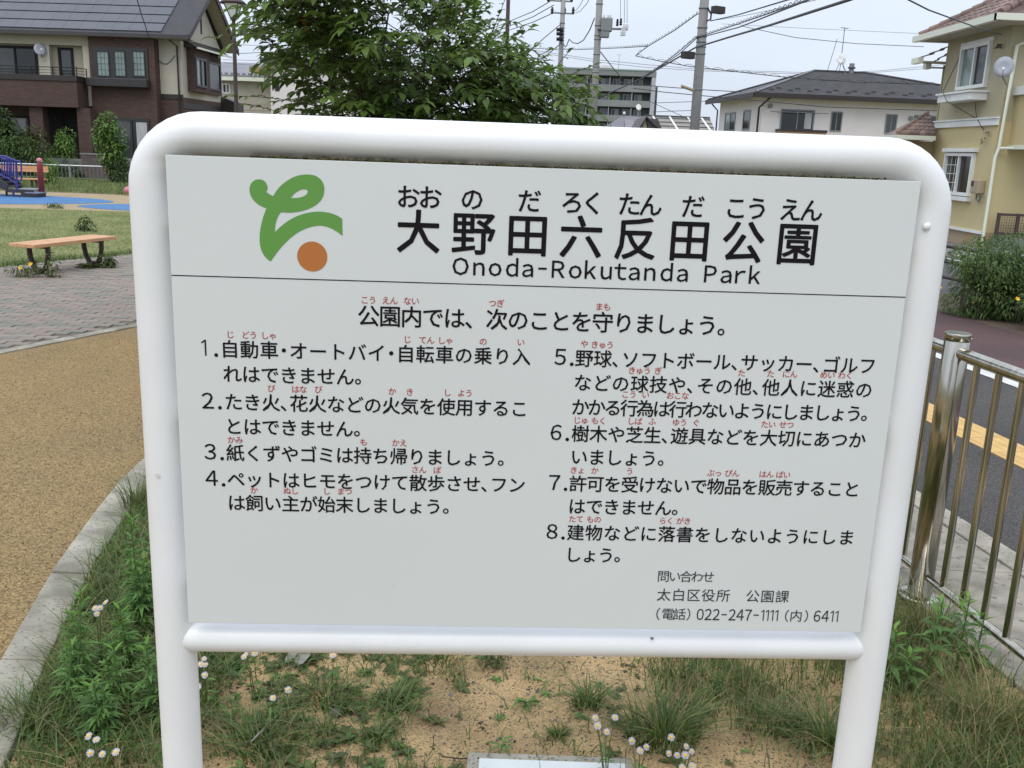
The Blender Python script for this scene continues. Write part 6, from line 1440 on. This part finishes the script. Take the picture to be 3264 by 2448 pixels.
# grass tufts one can point to
Q3a = lambda x, y: (600+x*.5425, 2000+y*.5425); Q4a = lambda x, y: (1700+x*.5425, 2000+y*.5425); Q2a = lambda x, y: (x*.6316, 1400+y*.6316)
def tuft(label, p, r_, h_, n, m='grass', wd=.005, seed=1, lean=1.2, dry=.15):
    c = gnd(*p); c.z = bedz(c.x, c.y); t = thing('grass_tuft', label, 'grass tuft', tuple(c), 'grass tufts on the sandy bed'); rs = random.Random(seed)
    pp_ = []; az_ = []
    n = int(n*.62); h_ *= .82; wd *= .8; lean *= 1.15
    for i in range(n):
        a = rs.random()*2*PI; q = rs.random()**.7*r_; pp_.append((c.x+math.cos(a)*q, c.y+math.sin(a)*q*.8, c.z)); az_.append(a+rs.gauss(0, .5))
    k_ = int(n*(1-dry))
    tag(blades(pp_[:k_], [h_*rs.uniform(.4, 1.1) for _ in range(k_)], m, 'blades', t, wd=wd, lean=lean, seg=4, seed=seed, az=az_[:k_]), kind='stuff')
    if n-k_ > 3: tag(blades(pp_[k_:], [h_*rs.uniform(.5, 1.2) for _ in range(n-k_)], 'grass_dry', 'dry_blades', t, wd=wd*.8, lean=lean, seg=4, seed=seed+1, az=az_[k_:]), kind='stuff')
    return t
tuft('wide flat tuft of grass with dry stalks, left of centre on the sand', Q3a(815, 425), .085, .10, 330, seed=41, lean=1.6)
tuft('bushy tuft of short stiff leaves near the centre of the sand', Q3a(1205, 445), .03, .085, 90, wd=.010, seed=42, dry=0)
tuft('dark compact tuft in front of the centre, nearest the viewer', Q3a(1115, 660), .035, .075, 120, wd=.009, seed=43, dry=0)
tuft('small wispy tuft between the wide tuft and the compact one', Q3a(800, 620), .03, .08, 90, seed=44)
tuft('thin tuft near the back of the sand, left of the crabgrass', Q3a(1545, 300), .04, .06, 90, seed=45)
tuft('grey green tuft touching the crossbar in the middle', Q3a(1480, 190), .08, .08, 200, seed=46)
tuft('small round tuft at the right of the sand', Q3a(2185, 640), .025, .05, 80, seed=47, dry=0)
tuft('upright tuft right of the sand, before the long grass', Q4a(315, 480), .05, .12, 170, wd=.006, seed=48, dry=.05)
tuft('large dark green tuft behind the daisies in the centre right', Q4a(760, 660), .11, .22, 560, wd=.006, seed=49, lean=.9)
tuft('scraggly small tuft left of the centre daisies', Q4a(150, 630), .03, .045, 60, seed=50)
tuft('broad grey green tuft beside the bare patch on the right', Q4a(1380, 560), .10, .13, 360, wd=.005, seed=51)
tuft('thick leaning tuft against the right post of the sign', Q4a(1730, 650), .11, .20, 520, wd=.0055, seed=52)
tuft('thick tuft by the left post with a straw stalk across it', Q3a(400, 720), .13, .13, 380, wd=.0055, seed=53)
tuft('thin tuft of tall stems behind the daisies at the right', Q4a(1250, 330), .10, .14, 260, wd=.004, seed=54, lean=.5, dry=.4)
tuft('tuft with brown seed stalks at the bend of the kerb', Q2a(700, 360), .08, .30, 260, wd=.004, seed=55, lean=.5, dry=.3)
tuft('soft rounded tuft spilling over the kerb at the lower left', Q2a(190, 1420), .12, .15, 520, wd=.004, seed=56)
tuft('long wispy tuft at the foot of the steel fence post', (2965, 2040), .10, .28, 380, wd=.004, seed=57, lean=.6, dry=.35)
tuft('dry seeding tuft at the lower right corner', (3180, 2330), .15, .30, 420, wd=.004, seed=58, lean=.7, dry=.55)
rosette('spiky crabgrass rosette right of the centre on the sand', (*gnd(*Q3a(1990, 450)).xy, 0), .07, 13, 'mugwort', .35, wd=.16, seed=61)
rosette('crabgrass stem running toward the back right of the sand', (*gnd(*Q3a(2090, 330)).xy, 0), .05, 7, 'mugwort', .5, wd=.16, seed=62)
rosette('low three leaved crabgrass before the concrete slab', (*gnd(*Q3a(1850, 695)).xy, 0), .065, 8, 'mugwort', .25, wd=.15, seed=63)
rosette('round leaved weed by the left post, leaves half yellow', (*gnd(*Q3a(300, 270)).xy, .0), .06, 14, 'leaf_olive', .5, wd=.5, seed=64)
rosette('light green clover patch behind the wide tuft', (*gnd(*Q3a(970, 290)).xy, 0), .03, 14, 'leaf_lime', .5, wd=.7, seed=65)
c = gnd(*Q3a(1800, 250)); bush('weed_clump', 'small round weed with tiny blue flowers near the back of the sand', 'weed', (c.x, c.y, .035), (.07, .05, .04), 260, 'leaf_olive', .014, seed=66, trunk=False)
# mugwort plants
def mug(label, p, H_, seed, tips=True, spread=.09):
    c = gnd(*p); c.z = bedz(c.x, c.y); rs = random.Random(seed); t = thing('mugwort', label, 'weed', tuple(c), 'mugwort plants between the kerb and the sign'); pos = []; dr = []; ln = []; p2 = []; d2 = []; l2_ = []; st = MB()
    for s_ in range(3):
        a0 = rs.random()*6.28; bx, by = math.cos(a0)*.03*s_, math.sin(a0)*.03*s_; hh = H_*(1-.18*s_); tx, ty = rs.uniform(-.04, .04), rs.uniform(-.04, .04)
        st.tube([(c.x+bx, c.y+by, c.z), (c.x+bx+tx*.5, c.y+by+ty*.5, c.z+hh*.55), (c.x+bx+tx, c.y+by+ty, c.z+hh)], [.004, .003, .0015], 5)
        N = int(hh/.011)
        for i in range(N):
            f_ = i/N; z = c.z+hh*(.12+.88*f_); a = i*2.4+a0; L_ = spread*(1.0-.55*f_)
            x, y = c.x+bx+tx*f_, c.y+by+ty*f_; d = Vector((math.cos(a), math.sin(a), .25+.9*f_**3)).normalized()
            tgt = (p2, d2, l2_) if f_ > .86 else (pos, dr, ln)
            # each leaf is cut into five narrow lobes
            for off, at_, sc in ((0, .0, 1.0), (.65, .30, .55), (-.65, .30, .55), (.75, .12, .42), (-.75, .12, .42)):
                dd = Matrix.Rotation(off, 3, 'Z') @ d; tgt[0].append((x+d.x*L_*at_, y+d.y*L_*at_, z+d.z*L_*at_*.7)); tgt[1].append(tuple(dd)); tgt[2].append(L_*sc)
    st.build('stem', 'mugwort', t); tag(leaves(pos, dr, ln, 'mugwort', 'leaves', t, width=.20, droop=.35, seed=seed), kind='stuff')
    tag(leaves(p2, d2, l2_, 'mugwort_tip', 'shoot_tips', t, width=.24, droop=.1, seed=seed), kind='stuff')
def below(x, y, H_):   # root position of a plant whose tip stands at (x, y)
    for s_ in range(40): pass
    g0 = gnd(x, y, H_); return (scr(Vector((g0.x, g0.y, 0))))
for lab, tipx, tipy, H_, sd_ in (('tall mugwort with a bright tip just left of the post, farthest from the viewer', 672, 425, .42, 71), ('mugwort leaning over the kerb stones with a pale fresh tip', 365, 815, .34, 72), ('low mugwort with the brightest broad top leaves, in the middle of the weeds', 570, 1065, .22, 73), ('bright mugwort shoot pressed against the left sign post', 755, 1030, .26, 74), ('short mugwort in the foreground of the weeds', 505, 1200, .20, 75), ('dark mugwort filling the gap behind the post', 690, 640, .30, 76), ('small mugwort between the kerb and the foreground plant', 640, 870, .24, 77)):
    mug(lab, below(*Q2a(tipx, tipy), H_), H_, sd_)
def goose(label, tip, H_, seed, n=26, L_=.085):
    r0_ = below(*tip, H_); c = gnd(*r0_); c.z = bedz(c.x, c.y); rs = random.Random(seed); t = thing('weed_plant', label, 'weed', tuple(c)); pos = []; dr = []; ln = []
    MB().tube([(c.x, c.y, c.z), (c.x+.01, c.y, c.z+H_)], [.005, .002], 5).build('stem', 'mugwort', t)
    for i in range(n): f_ = i/n; a = i*2.4; pos.append((c.x, c.y, c.z+H_*(.25+.75*f_))); dr.append((math.cos(a), math.sin(a), .2+1.1*f_**2)); ln.append(L_*(1.1-.55*f_))
    leaves(pos[:n*3//4], dr[:n*3//4], ln[:n*3//4], 'mugwort', 'leaves', t, width=.27, droop=.4, seed=seed); leaves(pos[n*3//4:], dr[n*3//4:], ln[n*3//4:], 'mugwort_tip', 'shoot_tips', t, width=.27, droop=.2, seed=seed)
Q6 = lambda x, y: (2600+x*.6318, 1400+y*.6318)
goose('leafy weed with bright tips before the fence rail, left stem', Q6(630, 800), .30, 81)
goose('leafy weed with bright tips before the fence rail, right stem', Q6(765, 790), .30, 82)
goose('single bright shoot leaning right along the fence rail', Q6(840, 880), .24, 83, 16)
goose('small weed with long leaves close to the right sign post', Q6(400, 930), .22, 84, 18)
goose('low weed with pale leaves below the fence post', Q6(480, 1060), .14, 85, 14)
# daisies (fleabane)
def daisy_plant(label, heads, H_, seed, white=True):
    rs = random.Random(seed); h0 = below(*heads[len(heads)//2], H_); c = gnd(*h0); c.z = bedz(c.x, c.y)
    t = thing('daisy_plant', label, 'flower', tuple(c), 'white and lilac daisies in the bed')
    for i, (x, y) in enumerate(heads):
        P = gnd(x, y, H_+rs.uniform(-.02, .02)); P.z = max(P.z, .05); n = Vector((rs.uniform(-.4, .4), rs.uniform(-.9, -.3), rs.uniform(.6, 1.1))).normalized(); a = n.cross(Vector((1, 0, 0))).normalized(); u = a.cross(n); r_ = rs.uniform(.0080, .0115)
        MB().tube([c+Vector((rs.uniform(-.01, .01), 0, 0)), c.lerp(P, .5)+Vector((0, 0, .02)), P-n*.003], [.002, .0015, .001], 4, False).build('stem', 'grass', t)
        b = MB(); K = 20
        for k_ in range(K):
            g = 2*PI*k_/K+rs.uniform(-.08, .08); d = a*math.cos(g)+u*math.sin(g); s = n.cross(d); w_ = r_*.12; rr2 = r_*rs.uniform(.88, 1.05)
            b.add([tuple(P+d*r_*.3-s*w_*.5), tuple(P+d*r_*.3+s*w_*.5), tuple(P+d*rr2+s*w_*.7-n*.001), tuple(P+d*rr2-s*w_*.7-n*.001)], [(0, 1, 2, 3)])
        hd = b.build('flower_head', 'petal', t)
        b = MB(); R_ = r_*.42
        v = []; f = []
        for j, (q, hgt) in enumerate(((1, 0), (.85, .35), (.4, .55))):
            for k_ in range(8): g = 2*PI*k_/8; v.append(tuple(P+(a*math.cos(g)+u*math.sin(g))*R_*q+n*R_*hgt))
        for j in range(2):
            for k_ in range(8): f.append((j*8+k_, j*8+(k_+1) % 8, (j+1)*8+(k_+1) % 8, (j+1)*8+k_))
        f.append(tuple(range(16, 24))); b.add(v, f, True); b.build('flower_centre', 'flower_yellow', hd)
    lf = [tuple(c+Vector((rs.uniform(-.01, .01), rs.uniform(-.01, .01), H_*rs.random()*.7))) for _ in range(14)]
    leaves(lf, [tuple(rdir(.8)) for _ in lf], [.03]*14, 'mugwort', 'leaves', t, width=.25, seed=seed)
daisy_plant('five white daisies in the lower left corner by the kerb', [Q2a(*p) for p in ((445, 1497), (485, 1515), (455, 1583), (515, 1588), (583, 1578))], .13, 91)
daisy_plant('small white daisies among the weeds left of the post', [Q2a(*p) for p in ((480, 852), (505, 850), (488, 880), (530, 822))], .24, 92)
daisy_plant('white daisies touching the right side of the left sign post', [Q2a(*p) for p in ((1030, 1107), (1012, 1135), (1035, 1137), (1000, 1250), (1033, 1190))], .20, 93)
daisy_plant('tiny half opened daisies under the left end of the crossbar', [Q2a(*p) for p in ((1240, 1085), (1285, 1078), (1230, 1098))], .20, 94)
daisy_plant('single white daisy just under the crossbar near a dry leaf', [Q3a(850, 160)], .15, 95)
daisy_plant('two small white daisies among brown stalks', [Q3a(587, 365), Q3a(497, 413)], .12, 96)
daisy_plant('four lilac white daisies left of the large dark tuft', [Q4a(*p) for p in ((365, 530), (378, 577), (432, 613), (480, 528))], .15, 97)
daisy_plant('three small lilac daisies in front of the large dark tuft', [Q4a(*p) for p in ((665, 702), (628, 722), (580, 667))], .13, 98)
daisy_plant('cluster of white daisies in front of the large dark tuft, lower right of it', [Q4a(*p) for p in ((810, 645), (845, 750), (893, 750), (900, 698), (930, 728), (797, 740))], .14, 99)
daisy_plant('two daisies at the bottom edge of the picture', [Q4a(935, 812), Q4a(875, 822)], .12, 100)
# dry leaf, stalks, slab
c = gnd(*Q3a(640, 240)); b = MB(); K = [(0, 0, .004), (.03, .01, .012), (.045, .05, .02), (.03, .10, .03), (.0, .13, .045), (-.02, .09, .03), (-.035, .045, .016), (-.03, .01, .008)]
b.add([(c.x+x, c.y-.05+y, bedz(c.x, c.y)+z) for x, y, z in K]+[(c.x, c.y, bedz(c.x, c.y)+.006)], [(i, (i+1) % 8, 8) for i in range(8)]); tag(b.build('fallen_leaf', 'dry_leaf'), 'large dry grey leaf lying under the crossbar at the left', 'leaf')
def stalk(label, pts_, r_=.0022, m='grass_dry'):
    P = [gnd(x, y, .015) for x, y in pts_]; tag(MB().tube([(p.x, p.y, bedz(p.x, p.y)+.02) for p in P], r_, 5).build('dry_stalk', m), label, 'stalk')
stalk('straw coloured stalk lying at the foot of the left post', [Q3a(66, 708), Q3a(250, 740), Q3a(400, 775), Q3a(455, 826)], .003)
stalk('thin dark dead stem on the sand before the slab', [Q3a(1470, 730), Q3a(1500, 748), Q3a(1600, 757), Q3a(1700, 752), Q3a(1850, 780), Q3a(1910, 826)], .0022, 'bark')
stalk('pale grey twig leaning across the tuft by the left post', [Q3a(370, 720), Q3a(450, 640), Q3a(530, 560)], .003, 'dry_leaf')
sl = thing('concrete_slab', 'small pale concrete slab set in the sand at the bottom of the picture', 'slab', (.15, 2.3, 0))
MB().box(-.09, .385, 2.0, 2.415, -.04, .012).build('slab', 'concrete_pale', sl, .01)
MB().box(-.055, .36, 2.0, 2.365, .012, .026).build('cover_plate', 'white_plastic', sl, .004)
lp_ = [(rnd.uniform(-.09, .38), 2.25+rnd.random()*.17, .014) for _ in range(120)]
tag(stones('slab_grit', lp_, 'pebble_tan', .002, .007, seed=8), 'grit and specks lying on the concrete slab', 'grit')
print('objects', len(bpy.data.objects), 'tris', sum(len(o.data.polygons) for o in bpy.data.objects if o.type == 'MESH'))
